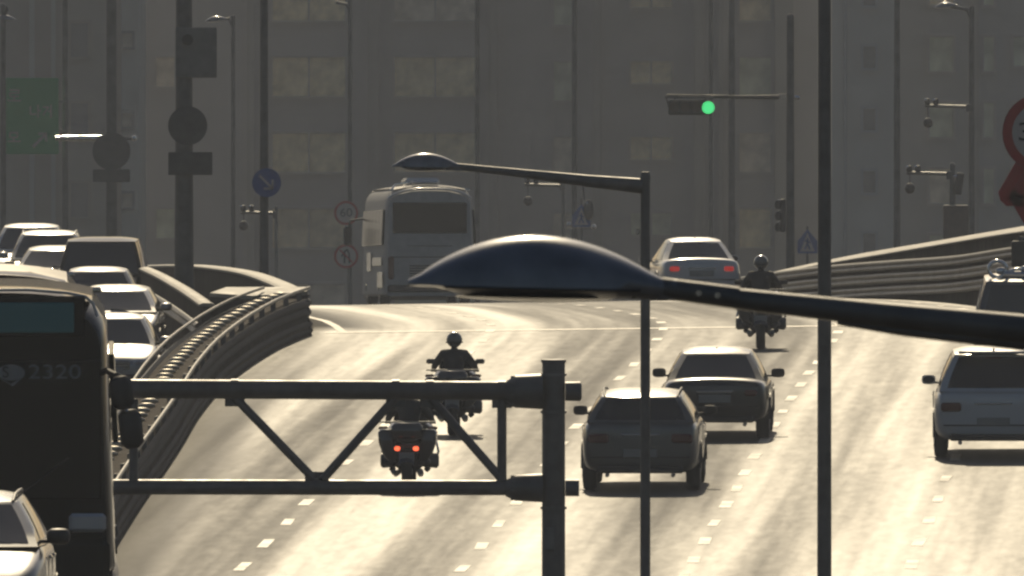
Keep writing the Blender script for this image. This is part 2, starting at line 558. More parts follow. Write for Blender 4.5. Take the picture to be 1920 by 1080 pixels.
# nose block where the two walls meet
nose = empty("barrier_nose", (0, 0, 0)); tag(nose, "dark concrete nose with a sunlit flat top at the end of the median barrier", "barrier")
zt0 = P(575, 551, 98).z
A_ = P(580, 552, 98.2); B_ = P(478, 563, 98.4); C_ = P(395, 553, 97); D_ = P(470, 547, 95.5)
top = [Vector((-3.90, 509.3, zt0)), Vector((-4.95, 508.3, zt0 - .06)), Vector((-5.78, 509.6, zt0 - .04)), Vector((-5.5, 513.2, zt0 - .02)), Vector((-3.95, 512.6, zt0))]
bot = [Vector((v.x + (.09 if i in (0, 4) else 0), v.y - (.3 if i in (0, 1) else 0), main_z(-4, 510) - .6)) for i, v in enumerate(top)]
MB().loft([bot, top]).build("block", CONC, nose)
topc = [Vector((v.x * 1.0, v.y, v.z + .003)) for v in top]
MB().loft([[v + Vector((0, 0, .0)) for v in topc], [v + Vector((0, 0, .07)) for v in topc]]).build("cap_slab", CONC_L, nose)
for k in range(6):       # ribs on the face of the nose
    x = -4.92 + k * .19
    MB().box((x, 508.25 + (x + 4.92) * .9, zt0 - .55), (.07, .10, .95), Matrix.Rotation(radians(10), 3, 'Y'), bev=.02).build("face_rib", STEEL_D, nose)
for (q, r_) in ((-4.02, .05), (-4.10, .05)):
    MB().disc((q, 508.6, zt0 - .25), .035, (0, 1, 0), .05, 10).build("reflector", CHROME, nose)

# W2 - parapet of the main road bending left behind the nose
def parapet(name, label, rows, thick, hgt, cap_h=.07, rails=(), rfn=None, matw=CONC):
    pts = []
    for (px, py, s) in rows:
        v = P(px, py, s); pts.append((v.x, v.y, v.z - hgt if not callable(hgt) else v.z - hgt(px), v.z))
    # dense smooth resample
    dn = []
    n = 10
    for i in range(len(pts) - 1):
        for k in range(n):
            t = k / n
            p0, p1, p2, p3 = pts[max(i - 1, 0)], pts[i], pts[i + 1], pts[min(i + 2, len(pts) - 1)]
            dn.append(tuple(.5 * (2 * p1[j] + (p2[j] - p0[j]) * t + (2 * p0[j] - 5 * p1[j] + 4 * p2[j] - p3[j]) * t * t + (3 * p1[j] - p0[j] - 3 * p2[j] + p3[j]) * t**3) for j in range(4)))
    dn.append(pts[-1])
    path = wall_path(dn, 1)
    e = empty(name, (0, 0, 0)); tag(e, label, "barrier")
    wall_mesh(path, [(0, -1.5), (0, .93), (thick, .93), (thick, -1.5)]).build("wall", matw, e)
    rings = []
    for (p, n_, zb, zt) in path:
        z0 = zb + (zt - zb) * .93 + .002
        if name == "outer_parapet":
            rings.append([p + n_ * -.08 + Vector((0, 0, z0)), p + n_ * -.08 + Vector((0, 0, z0 + .03)), p + n_ * .55 + Vector((0, 0, z0 + .22)), p + n_ * (thick + .35) + Vector((0, 0, z0 + .22)), p + n_ * (thick + .35) + Vector((0, 0, z0 + .1)), p + n_ * (thick + .05) + Vector((0, 0, z0))]); continue
        rings.append([p + n_ * -.05 + Vector((0, 0, z0)), p + n_ * -.05 + Vector((0, 0, z0 + cap_h * .6)), p + n_ * .02 + Vector((0, 0, z0 + cap_h)), p + n_ * (thick - .02) + Vector((0, 0, z0 + cap_h)), p + n_ * (thick + .05) + Vector((0, 0, z0 + cap_h * .6)), p + n_ * (thick + .05) + Vector((0, 0, z0))])
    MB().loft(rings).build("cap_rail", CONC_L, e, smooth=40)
    return e, path
W2, _ = parapet("bend_parapet", "curved concrete parapet with a sunlit rim bending left behind the barrier nose", [(577, 550, 97.5), (540, 529, 93), (470, 507, 87), (365, 496, 81), (255, 501, 75), (120, 520, 70), (-40, 540, 66)], .35, 1.0)
W3, p3 = parapet("ramp_parapet", "dark ramp parapet with two pale rails right of the queueing cars", [(398, 566, 98.6), (375, 550, 96.5), (345, 531, 94), (300, 507, 90), (262, 494, 85), (200, 488, 80)], .2, 1.35)
wbeam(p3, .28, .82, .26, .06, side=1).build("guard_rail", RAIL, W3, smooth=60)
# dark infill of the gore between the walls
gi = MB()
a = [P(398, 690, 98.6), P(345, 655, 94), P(300, 630, 90), P(262, 610, 85)]
b_ = [P(560, 690, 96), P(530, 655, 92), P(470, 630, 87), P(365, 610, 81)]
for p, q in zip(a, b_): gi.v += [tuple(p), tuple(q)]
for k in range(3): gi.f.append((2 * k, 2 * k + 1, 2 * k + 3, 2 * k + 2))
tag(gi.build("gore_pavement", CONC), kind='structure')

ns = MB().grid(lambda u, v: (-22 + 44 * u, 40 + 329 * v, CZ - 22), 6, 10).build("near_street", ASPHALT_L)
tag(ns, kind='structure')
m = ns.modifiers.new("thick", 'SOLIDIFY'); m.thickness = 1.0; m.offset = -1
fs = MB().grid(lambda u, v: (-60 + 120 * u, 642 + 560 * v, CZ - (600 - HOR) / F * (642 + 560 * v)), 8, 10).build("far_street", ASPHALT_L)
tag(fs, kind='structure')
m = fs.modifiers.new("thick", 'SOLIDIFY'); m.thickness = 1.0; m.offset = -1
# W4 - tall parapet on the outside of the bend, at the right
rows = [(1330, 545, 76), (1395, 526, 79.5), (1455, 512, 82), (1560, 490, 85), (1680, 469, 88), (1800, 448, 91), (1920, 429, 94.5), (2060, 415, 99), (2250, 405, 108)]
W4, p4 = parapet("outer_parapet", "tall railed parapet with a bright top sweeping up the right side of the bend", rows, .4, lambda px: .8 + .42 * min(1, max(0, (px - 1400) / 400)), cap_h=.12)
for zc, hh in ((.22, .22), (.50, .22), (.78, .20)):
    wbeam(p4, -.09, zc * 1.0, hh, .06, side=-1).build("guard_rail", RAIL, W4, smooth=60)
# ------------------------------------------------------------------ buildings (far, each window with frame and pane)
def wallmat(name, col, seed=0):
    return mat(name, col, .85, 0, noise=.10, nscale=.35)
W_MAIN = wallmat("facade_grey_panels", (.36, .355, .36))
W_LEFT = wallmat("facade_dim_brown", (.26, .24, .21))
W_STRIP = wallmat("facade_pale_strip", (.66, .66, .60))
W_RIGHT = wallmat("facade_warm_grey", (.44, .42, .375))
W_FAR = wallmat("facade_cool_grey", (.33, .34, .35))
W_FIN = wallmat("facade_joint_dark", (.29, .29, .285))
PANES = [mat("window_pane_a", (.66, .56, .38), .6, noise=.45, nscale=.9),
         mat("window_pane_b", (.60, .54, .44), .6, noise=.4, nscale=1.1),
         mat("window_pane_c", (.50, .54, .42), .6, noise=.4, nscale=.8),
         mat("window_pane_d", (.78, .66, .42), .6, noise=.35, nscale=1.3)]
PANE_DK = mat("window_pane_dark", (.13, .13, .14), .35)
FRAME = wallmat("window_frame_grey", (.37, .365, .36))
FRAME_DK = wallmat("window_frame_dim", (.22, .205, .18))
def building(name, label, px0, px1, s, wm, wins, depth=22, ztop=46.0, fins=(), fm_=None):
    X0, X1, Y = (px0 - 960) / s, (px1 - 960) / s, F / s
    e = empty(name, ((X0 + X1) / 2, Y, 0)); tag(e, label, "building")
    W = X1 - X0
    MB().box((0, depth / 2, ztop / 2), (W, depth, ztop)).build("wall", wm, e)
    MB().box((0, depth / 2, ztop + .4), (W + .6, depth + .6, .8)).build("roof", W_FIN, e)
    cache = {}
    for (a, b_, y0, y1, pm) in wins:
        w = (b_ - a) / s; h = (y1 - y0) / s
        cx = ((a + b_) / 2 - 960) / s - (X0 + X1) / 2; cz = CZ - ((y0 + y1) / 2 - HOR) / s
        key = (round(w, 2), round(h, 2), pm.name)
        if key not in cache:
            mb = MB(); t = .12
            for (c, sz) in (((0, 0, h / 2), (w + t, .16, t)), ((0, 0, -h / 2), (w + t, .22, t)), ((-w / 2, 0, 0), (t, .16, h - t - .004)), ((w / 2, 0, 0), (t, .16, h - t - .004))):
                mb.box(c, sz)
            if w > 1.6:
                nmul = 1
                for k in range(nmul): mb.box((-w / 2 + w * (k + 1) / (nmul + 1), 0, 0), (.07, .12, h - t - .004))
            fm = mb.mesh("window"); fm.materials.append(fm_ or FRAME)
            pmesh = MB().box((0, 0, 0), (w - t - .01, .04, h - t - .01)).mesh("pane"); pmesh.materials.append(pm)
            cache[key] = (fm, pmesh)
        fm, pmesh = cache[key]
        f = bpy.data.objects.new("window", fm); COL.objects.link(f); f.parent = e; f.location = (cx, -.085, cz)
        p = bpy.data.objects.new("pane", pmesh); COL.objects.link(p); p.parent = f; p.location = (0, .035, 0)
    for (x, w_, pr) in fins:
        MB().box(((x - 960) / s - (X0 + X1) / 2, -pr / 2 - .002, ztop / 2 - .3), (w_ / s, pr, ztop - .7)).build("pilaster", W_FIN, e)
    return e
rnd = random.Random(3)
wins = []
cols = [(-300, -180), (-120, -10), (290, 330), (372, 412), (508, 650), (737, 895), (1036, 1080), (1180, 1262), (1384, 1448)]
for r in range(-6, 7):
    y0 = 105 + r * 142
    for ci, (a, b_) in enumerate(cols):
        if a < 262: continue
        if ci == 3 or (ci == 2 and r % 2): continue
        if ci in (2, 3): hh = 60
        else: hh = 78
        if ci == 7: yy, hh = y0 + 8, 46
        elif ci == 6: yy = y0 + 8
        else: yy = y0
        if r in (3, 4) and ci == 7: continue
        pm = PANES[rnd.randrange(4)]
        if (r, ci) in ((0, 5), (2, 8), (0, 7)): pm = PANES[3]
        if r >= 1 and ci in (6,): pm = PANES[1]
        wins.append((a, b_, yy, yy + hh, pm))
building("office_block", "wide grey panelled block filling the middle background behind the coach", 262, 1532, 42, W_MAIN, wins, fins=((470, 14, .25), (700, 22, .35), (925, 18, .35), (1120, 16, .3), (1310, 18, .3), (1352, 10, .3), (1470, 34, .45)))
wins = []
for r in range(-6, 6):
    for (a, b_) in ((-420, -330), (-250, -160), (-70, -20), (130, 168)):
        wins.append((a, b_, 40 + r * 150, 40 + r * 150 + 70, PANE_DK if rnd.random() < .6 else PANES[1]))
building("apartment_block", "dim brownish block behind the green road sign at the left edge", -700, 214, 44, W_LEFT, wins, fm_=FRAME_DK, fins=((60, 10, .3), (100, 8, .3)))
building("stair_tower", "narrow pale tower strip rising behind the dark round sign backs", 216, 260, 43.2, W_STRIP, [(226, 250, 60 + r * 150, 90 + r * 150, PANES[1]) for r in range(-6, 5)])
wins = []
for r in range(-6, 6):
    wins.append((1616, 1644, 84 + r * 117, 130 + r * 117, PANE_DK))
building("apartment_tower", "plain warm grey tower with small dark windows right of the tall dark pole", 1560, 1678, 44, W_RIGHT, wins, fins=((1585, 6, .2),))
building("link_wing", "shaded strip of facade directly behind the tall dark pole", 1526, 1566, 41, W_FAR, [(1538, 1552, 60 + r * 142, 100 + r * 142, PANE_DK) for r in range(-5, 5)])
wins = []
for r in range(-6, 6):
    for (a, b_) in ((1740, 1790), (1842, 1866), (1898, 1960), (2040, 2110), (2220, 2300)):
        if rnd.random() < .85:
            wins.append((a, b_, 66 + r * 124, 66 + r * 124 + (70 if a < 1850 else 60), PANES[2] if a > 1840 else PANES[rnd.randrange(3)]))
building("corner_building", "cool grey building with greenish windows behind the red ring sign", 1680, 2700, 43, W_FAR, wins, fins=((1830, 10, .3),))

# ------------------------------------------------------------------ poles
def zroad(s, y=572): return CZ - (y - HOR) / s       # height of the far street at that distance
def pole(name, label, cat, px, w, s, ytop, ybase, group=None, m=STEEL_D, wtop=None, n=14):
    """tapered round pole with a base plate; ytop/ybase are frame rows"""
    if s <= 78: ybase = 600
    elif s <= 90: ybase = 580
    zb = CZ - (ybase - HOR) / s; zt = CZ - (ytop - HOR) / s
    e = empty(name, ((px - 960) / s, F / s, zb)); tag(e, label, cat, group)
    r = w / s / 2; rt = (wtop or w) / s / 2; H = zt - zb
    mb = MB().tube([(0, 0, 0), (0, 0, H * .5), (0, 0, H)], [r * 1.04, (r + rt) / 2, rt], n)
    mb.build("pole", m, e, smooth=50)
    pl = MB().box((0, 0, .03), (r * 4, r * 4, .06), bev=.01)
    for a in (-1, 1):
        for b in (-1, 1): pl.tube([(a * r * 1.6, b * r * 1.6, .05), (a * r * 1.6, b * r * 1.6, .14)], .025, 8)
    pl.build("base_plate", STEEL_D, e)
    MB().tube([(0, 0, H), (0, 0, H + r * .5)], [rt * 1.08, rt * .5], n).build("cap", m, e, smooth=40)
    e["H"] = H
    return e
def L(e, px, py, s):     # frame point -> local coordinates of a thing (unrotated), in the plane of the thing
    v = P(px, py, s); return Vector((v.x - e.location.x, v.y - e.location.y, v.z - e.location.z))

def lamp_head(parent, tip, neck, s_len, h, w=.32, armr=.05):
    """cobra lamp: shell like an upturned boat hull, thin nose at the tip, flat diffuser below"""
    tip, neck = Vector(tip), Vector(neck)
    ax = (neck - tip); Ln = ax.length; ax.normalize()
    up = Vector((0, 0, 1)); up = (up - ax * up.dot(ax)).normalized(); side = ax.cross(up).normalized()
    rings = []; n = 22; flat = []
    for i in range(n + 1):
        t = i / n
        prof = sin(pi * min(1, t * .98 + .0)) ** .95 if t < 1 else 0
        prof = (1 - abs(2 * (t ** .93) - 1) ** 2.0)
        hh = max(.018, h * prof) if t < .8 else max(armr * 1.0, h * prof)
        ww = max(.02, w / 2 * (1 - abs(2 * t - .98) ** 3.2)) if t < .8 else max(armr, w / 2 * (1 - abs(2 * t - .98) ** 3.2))
        c = tip + ax * (Ln * t)
        lo = -.03 * h - .16 * h * min(1, max(0, (t - .10) / .12))
        if t > .90: lo = -armr * .95
        ring = []
        for k in range(13):
            a = pi * k / 12
            ring.append(c + side * (ww * cos(a)) + up * (hh * sin(a) ** .8 if sin(a) > 0 else 0))
        for k in range(1, 6):
            a = k / 6
            ring.append(c + side * (-ww + 2 * ww * a) * .96 + up * lo)
        rings.append(ring)
    MB().loft(rings).build("lamp_head", LAMPSHELL, parent, smooth=55)
    for sg in (-1, 1):
        ps = []
        for i in range(3, 20):
            t = i / 22; ww = w / 2 * (1 - abs(2 * t - .98) ** 3.2)
            ps.append(tip + ax * (Ln * t) + side * (sg * (ww + .001)) - up * (.004))
        MB().tube(ps, max(.004, h * .03), 6).build("gasket", TRIM, parent, smooth=60)
    gl = MB()
    rr = []
    for i in range(9):
        t = .18 + .58 * i / 8
        ww = w / 2 * .78 * (1 - abs(2 * (i / 8) - 1) ** 4 * .5)
        dz = -.19 * h - .002
        c = tip + ax * (Ln * t)
        dd = .02 * h + .07 * h * sin(pi * i / 8)
        rr.append([c + side * ww + up * dz, c + side * ww * .6 + up * (dz - dd), c - side * ww * .6 + up * (dz - dd), c - side * ww + up * dz])
    gl.loft(rr).build("diffuser", LAMPGLASS, parent, smooth=60)
    MB().box(tip + ax * (Ln * .83) - up * (h * .08), (Ln * .05, w * .5, h * .22), Matrix.Identity(3), bev=.01).build("hinge_latch", STEEL_D, parent)

# near lamp, close to the camera (about 100 m away), its arm runs off the right edge to its own pole
S0 = 490
e = pole("street_lamp", "largest street lamp, blue-grey head and thick arm crossing the frame from the right", "street lamp", 2520, 90, S0, 560, 22 * 490 - 740, "street lamps", m=STEEL, wtop=64)
tip = L(e, 765, 533, S0); neck = L(e, 1268, 543, S0)
lamp_head(e, tip, neck, 1, .198, w=.36, armr=.040)
MB().tube([L(e, 1240, 540, S0), L(e, 1385, 559, S0)], [.041, .043], 16).build("spigot", STEEL_D, e, smooth=50)
MB().tube([L(e, 1378, 560, S0), L(e, 1660, 591, S0), L(e, 1990, 626, S0), L(e, 2300, 670, S0), L(e, 2520, 760, S0)], [.040, .048, .062, .068, .07], 20).build("arm", STEEL_D, e, smooth=50)
MB().tube([L(e, 1570, 604, S0), L(e, 1700, 621, S0), L(e, 1990, 652, S0)], [.012, .022, .03], 10).build("arm_stiffener", STEEL_D, e, smooth=50)
for x_ in (1310, 1345):
    v = L(e, x_, 549 + (x_ - 1310) * .12, S0); MB().tube([v + Vector((0, -.05, 0)), v + Vector((0, -.02, 0))], .012, 8).build("clamp_bolt", CHROME, e)

# lamp in front of the coach, pole runs down in front of the grey wagon
S1 = 138
e = pole("street_lamp", "street lamp with its head above the white coach and pole before the grey estate", "street lamp", 1210, 22, S1, 332, 22 * 138 - 740, "street lamps", m=STEEL_D, wtop=18)
lamp_head(e, L(e, 735, 312, S1), L(e, 868, 314, S1), 1, .19, w=.33, armr=.044)
MB().tube([L(e, 856, 312, S1), L(e, 960, 323, S1), L(e, 1100, 339, S1), L(e, 1205, 349, S1)], [.045, .056, .082, .105], 16).build("arm", STEEL_D, e, smooth=50)
MB().tube([L(e, 1210, 336, S1), L(e, 1210, 322, S1)], [.075, .06], 14).build("pole_cap", STEEL_D, e)
v = L(e, 1196, 434, S1); MB().box(v, (.05, .06, .08), bev=.01).build("inspection_box", CHROME, e)

# tall dark pole, full height of the frame
pole("tall_pole", "tallest thick dark pole crossing the whole frame right of the signal mast", "pole", 1546, 31, 142, -260, 22 * 142 - 740, m=STEEL_D, wtop=24)

# ------------------------------------------------------------------ gantry truss in front of the bikes
SG = 143
zb = CZ - 22
e = empty("sign_gantry", ((1038 - 960) / SG, F / SG, zb)); tag(e, "dark truss gantry with a square post and round tie beam across the lower road", "gantry")
MB().tube([L(e, 1038, 22 * 143 - 740, SG), L(e, 1038, 677, SG)], [.165, .150], 4 * 6).build("post", STEEL_D, e, smooth=50)
MB().tube([L(e, 1038, 680, SG), L(e, 1038, 674, SG)], .165, 24).build("post_cap", STEEL_D, e, smooth=40)
MB().tube([L(e, -420, 725, SG), L(e, 232, 729, SG), L(e, 956, 733, SG)], .125, 20).build("top_chord", STEEL_D, e, smooth=50)
MB().tube([L(e, -420, 912, SG), L(e, 956, 915, SG)], .10, 18).build("bottom_chord", STEEL_D, e, smooth=50)
MB().tube([L(e, 948, 734, SG), L(e, 966, 734, SG), L(e, 1018, 734, SG)], [.13, .215, .235], 16).build("flange", STEEL_D, e, smooth=30)
MB().tube([L(e, 948, 915, SG), L(e, 966, 915, SG), L(e, 1018, 915, SG)], [.11, .17, .19], 16).build("flange", STEEL_D, e, smooth=30)
MB().tube([L(e, 1060, 734, SG), L(e, 1088, 734, SG), L(e, 1091, 734, SG)], [.125, .128, .09], 20).build("stub", STEEL_D, e, smooth=40)
MB().tube([L(e, 1060, 915, SG), L(e, 1086, 915, SG)], [.11, .11], 20).build("stub", STEEL_D, e, smooth=40)
for (xa, xb) in ((440, 590), (742, 604), (806, 942), (-100, 60), (232, 90), (270, 430)):
    if xa in (270,): continue
    MB().tube([L(e, xa, 745, SG), L(e, xb, 900, SG)], .058, 12).build("brace", STEEL_D, e, smooth=50)
for xv in (941, 250):
    MB().tube([L(e, xv, 748, SG), L(e, xv, 902, SG)], .062, 12).build("upright", STEEL_D, e, smooth=50)

for (yy, rr_) in ((734, .215), (915, .17)):
    c_ = L(e, 966, yy, SG)
    for k in range(8):
        a = 2 * pi * k / 8 + .2
        v = c_ + Vector((.0, rr_ * .9 * cos(a), rr_ * .9 * sin(a)))
        MB().tube([v + Vector((-.06, 0, 0)), v + Vector((.05, 0, 0))], .016, 6).build("flange_bolt", STEEL, e)
for (xx, yy, rr_) in ((440, 730, .135), (742, 731, .135), (806, 732, .135), (941, 733, .135), (590, 913, .108), (-100, 727, .135)):
    v = L(e, xx, yy, SG); MB().tube([v + Vector((-.05, 0, 0)), v + Vector((.05, 0, 0))], rr_, 20).build("weld_collar", STEEL_D, e, smooth=40)
    sg_ = -1 if yy < 800 else 1
    MB().box(v + Vector((.0, 0, sg_ * (rr_ + .03))), (.26, .02, .12), bev=.006).build("gusset_plate", STEEL_D, e)
for yy in (700, 770, 950, 1120): MB().tube([L(e, 1038, yy, SG), L(e, 1038, yy + 5, SG)], .172, 24).build("post_band", STEEL, e, smooth=40)
MB().box(L(e, 1030, 1010, SG) + Vector((0, -.17, 0)), (.14, .03, .3), bev=.01).build("inspection_hatch", STEEL, e)

# ------------------------------------------------------------------ sign faces
def disc_sign(parent, c, r, face, ring=None, name="sign_face", ringw=.18):
    MB().disc(c, r, (0, 1, 0), .03, 32).build("sign_back", SIGNBACK, parent)
    c = Vector(c)
    if ring:
        MB().disc(c + Vector((0, -.022, 0)), r * .99, (0, 1, 0), .01, 32).build("border", ring, parent)
        return MB().disc(c + Vector((0, -.032, 0)), r * (1 - ringw), (0, 1, 0), .008, 32).build(name, face, parent)
    return MB().disc(c + Vector((0, -.022, 0)), r * .99, (0, 1, 0), .01, 32).build(name, face, parent)
def strokes(parent, c, items, m, name, dy=-.04):
    """items: (x0,z0,x1,z1,width) bars in metres around c"""
    mb = MB(); c = Vector(c)
    for (x0, z0, x1, z1, w) in items:
        dx, dz = x1 - x0, z1 - z0; Ln = sqrt(dx * dx + dz * dz); a = atan2(dz, dx)
        mb.box(c + Vector(((x0 + x1) / 2, dy, (z0 + z1) / 2)), (Ln + w * .6, .006, w), Matrix.Rotation(-a, 3, 'Y'))
    return mb.build(name, m, parent)
def text(parent, s, size, loc, m, name, rz=0, ext=.004, width=None):
    cu = bpy.data.curves.new(name, 'FONT'); cu.body = s; cu.size = size; cu.align_x = 'CENTER'; cu.align_y = 'CENTER'; cu.extrude = ext
    o = bpy.data.objects.new(name, cu); COL.objects.link(o)
    dg = bpy.context.evaluated_depsgraph_get()
    me = bpy.data.meshes.new_from_object(o.evaluated_get(dg)); me.materials.clear(); me.materials.append(m)
    bpy.data.objects.remove(o)
    q = bpy.data.objects.new(name, me); COL.objects.link(q); q.parent = parent
    q.location = loc; q.rotation_euler = (radians(90), 0, rz)
    if width:
        w = max(v.co.x for v in me.vertices) - min(v.co.x for v in me.vertices); q.scale = (width / w, 1, 1)
    return q

# pole of the speed-limit sign
s = 62
e = pole("speed_sign_post", "thin pole with a red-ringed 60 sign above a struck-through turn sign beside the coach", "road sign", 656, 9, s, -40, 578, m=STEEL, wtop=8)
c = L(e, 649, 399, s) + Vector((0, -.14, 0)); disc_sign(e, c, .37, S_WHITE, S_RED, ringw=.2)
text(e, "60", .36, c + Vector((0, -.042, 0)), S_BLACK, "digits", width=.36)
c = L(e, 649, 480, s) + Vector((0, -.14, 0)); disc_sign(e, c, .37, S_WHITE, S_RED, ringw=.2)
strokes(e, c, [(-.05, -.20, -.05, .14, .05), (-.05, .14, .03, .20, .05), (.03, .20, .09, .08, .05), (.09, .08, .10, -.20, .05), (-.13, .0, -.05, .14, .045)], S_BLACK, "arrow")
strokes(e, c, [(-.18, .18, .18, -.18, .045)], S_RED, "slash", -.05)
MB().tube([L(e, 656, 20, s), L(e, 650, 8, s), L(e, 630, 4, s)], .05, 8).build("bracket", STEEL, e)

# blue keep-right sign
s = 84
e = pole("keep_right_post", "mid grey pole carrying the blue disc with a white diagonal arrow", "road sign", 495, 18, s, -60, 556, m=STEEL_D, wtop=15)
c = L(e, 500, 342, s) + Vector((0, -.2, 0)); disc_sign(e, c, .325, S_BLUE)
strokes(e, c, [(-.15, .15, .12, -.12, .055), (.13, -.13, .13, .05, .05), (.13, -.13, -.05, -.13, .05)], S_WHITE, "arrow")
for dz in (.22, -.22): MB().disc(c + Vector((-.06, .12, dz)), .13, (0, 0, 1), .03, 16).build("clamp", STEEL, e)

# thick dark pole with sign backs
s = 90
e = pole("sign_back_post", "thickest dark pole on the left holding a round sign back over a rectangular one", "road sign", 345, 37, s, -120, 520, m=STEEL_D, wtop=30)
c = L(e, 352, 235, s) + Vector((0, -.25, 0)); MB().disc(c, .41, (0, 1, 0), .04, 32).build("round_plate", SIGNBACK, e)
c = L(e, 357, 306, s) + Vector((0, -.25, 0)); MB().box(c, (.92, .04, .48), bev=.015).build("lower_plate", SIGNBACK, e)
c = L(e, 368, 98, s) + Vector((0, -.25, 0)); MB().box(c, (.86, .04, 1.05), bev=.015).build("upper_plate", mat("upper_plate_grey", (.19, .185, .17), .6, .1, noise=.15), e)
MB().disc(L(e, 352, 74, s) + Vector((0, -.3, 0)), .12, (0, 1, 0), .05, 16).build("lamp_lens", TRIM, e)
for yy in (220, 250, 300, 315): MB().box(L(e, 350, yy, s) + Vector((0, -.2, 0)), (.5, .06, .04)).build("clamp", STEEL, e)
# second sign back pole, with the glinting cross bar
s = 66
e = pole("crossbar_post", "dim pole with a round sign back, small plate and sunlit horizontal bar at the left", "road sign", 209, 22, s, -80, 560, m=STEEL_D, wtop=20)
c = L(e, 209, 283, s) + Vector((0, -.22, 0)); MB().disc(c, .54, (0, 1, 0), .04, 32).build("round_plate", SIGNBACK, e)
c = L(e, 209, 329, s) + Vector((0, -.22, 0)); MB().box(c, (1.06, .04, .36), bev=.015).build("lower_plate", SIGNBACK, e)
MB().tube([L(e, 104, 259, s), L(e, 194, 258, s)], .075, 12).build("cross_bar", CHROME, e, smooth=50)
for xx, w_ in ((114, .17), (150, .42), (178, .32), (251, .16)):
    MB().ell(L(e, xx, 259, s) + Vector((0, -.02, 0)), (w_ / 2, .09, .085), 12, 8).build("fitting", CHROME, e, smooth=180)
MB().tube([L(e, 219, 258, s), L(e, 255, 260, s)], .05, 10).build("cross_bar", STEEL, e)

# green direction sign
s = 58
e = pole("direction_sign_post", "faint pole holding the green direction sign at the left edge", "road sign", 122, 13, s, -40, 575, m=STEEL_D, wtop=11)
e['label'] = "green direction sign with pale writing and arrow, on a faint pole at the left"
c = L(e, 60, 217, s) + Vector((0, -.3, 0))
MB().box(c, (1.72, .05, 2.46), bev=.05).build("sign_board", S_GREEN, e)
MB().box(c + Vector((0, .06, 0)), (1.6, .05, .12)).build("rail", STEEL, e)
for yy in (190, 245): MB().box(L(e, 110, yy, s) + Vector((0, -.15, 0)), (.5, .06, .08)).build("bracket", STEEL, e)
def glyph(cx, cy, it, k=1.0):
    q = L(e, cx, cy, s) + Vector((0, -.3, 0))
    strokes(e, q, [(a * k, b * k, c_ * k, d_ * k, w * k) for (a, b, c_, d_, w) in it], S_WHITE, "lettering", dy=-.032)
RO = [(-.14, .20, .14, .20, .05), (.14, .20, .14, .10, .05), (.14, .10, -.14, .10, .05), (-.14, .10, -.14, 0, .05), (-.14, 0, .14, 0, .05), (0, 0, 0, -.12, .05), (-.2, -.14, .2, -.14, .05)]
glyph(27, 180, RO, 1.0)
glyph(66, 208, [(-.16, .15, -.16, -.1, .05), (-.16, -.1, .02, -.1, .05), (.1, .2, .1, -.2, .05), (.1, .02, .18, .02, .05)], .95)
glyph(88, 208, [(-.12, .14, .06, .14, .05), (.06, .14, -.12, -.12, .05), (.14, .2, .14, -.2, .05), (.14, 0, .06, 0, .05)], .95)
glyph(27, 256, [(-.15, .14, .1, .14, .05), (-.15, -.02, .1, -.02, .05), (-.15, .14, -.15, -.02, .05), (.1, .14, .1, -.02, .05), (-.02, -.02, -.02, -.14, .05), (-.2, -.15, .2, -.15, .05)], .95)
glyph(76, 262, [(-.22, -.2, .16, .18, .09), (.18, .2, -.04, .2, .08), (.18, .2, .18, -.02, .08)], 1.0)

# thin left lamp poles
def thin_lamp(px, w, s, label, tipx=None, tipy=None, ytop=-40, ybase=572):
    e = pole("lamp_post", label, "lamp post", px, w, s, ytop, ybase, "thin lamp posts behind the crest", m=STEEL_D, wtop=w * .8)
    if tipx is not None:
        d_ = 1 if tipx > px else -1
        MB().tube([L(e, px, ytop + 22, s), L(e, px + d_ * 8, ytop + 4, s), L(e, tipx - d_ * 30, tipy + 2, s)], [w / s * .35, w / s * .3, w / s * .25], 8).build("arm", STEEL_D, e, smooth=50)
        a = L(e, tipx, tipy + 4, s); b = L(e, tipx - d_ * 42, tipy, s)
        lamp_head(e, a, b, 1, .14, w=.3, armr=.035)
    return e
thin_lamp(6, 12, 62, "left-edge lamp post with a glinting lamp head near the top corner", 30, 34, ytop=10)
thin_lamp(437, 9, 60, "slim lamp post with its arm reaching left, between the thick pole and blue disc", 385, 36, ytop=30)
thin_lamp(895, 11, 56, "faint lamp post rising directly behind the right corner of the coach")
thin_lamp(1077, 12, 57, "faint lamp post in the middle, just left of the blue crossing sign lamps")
thin_lamp(1333, 10, 55, "thinner faint lamp post left of the pair behind the green signal")
thin_lamp(1372, 15, 60, "thicker faint lamp post of the pair behind the green signal arm")
thin_lamp(1682, 14, 64, "lone lamp post standing behind the middle of the right parapet")
e = thin_lamp(1822, 13, 62, "lamp post near the right with a camera arm at its upper part", 1752, 10, ytop=14)
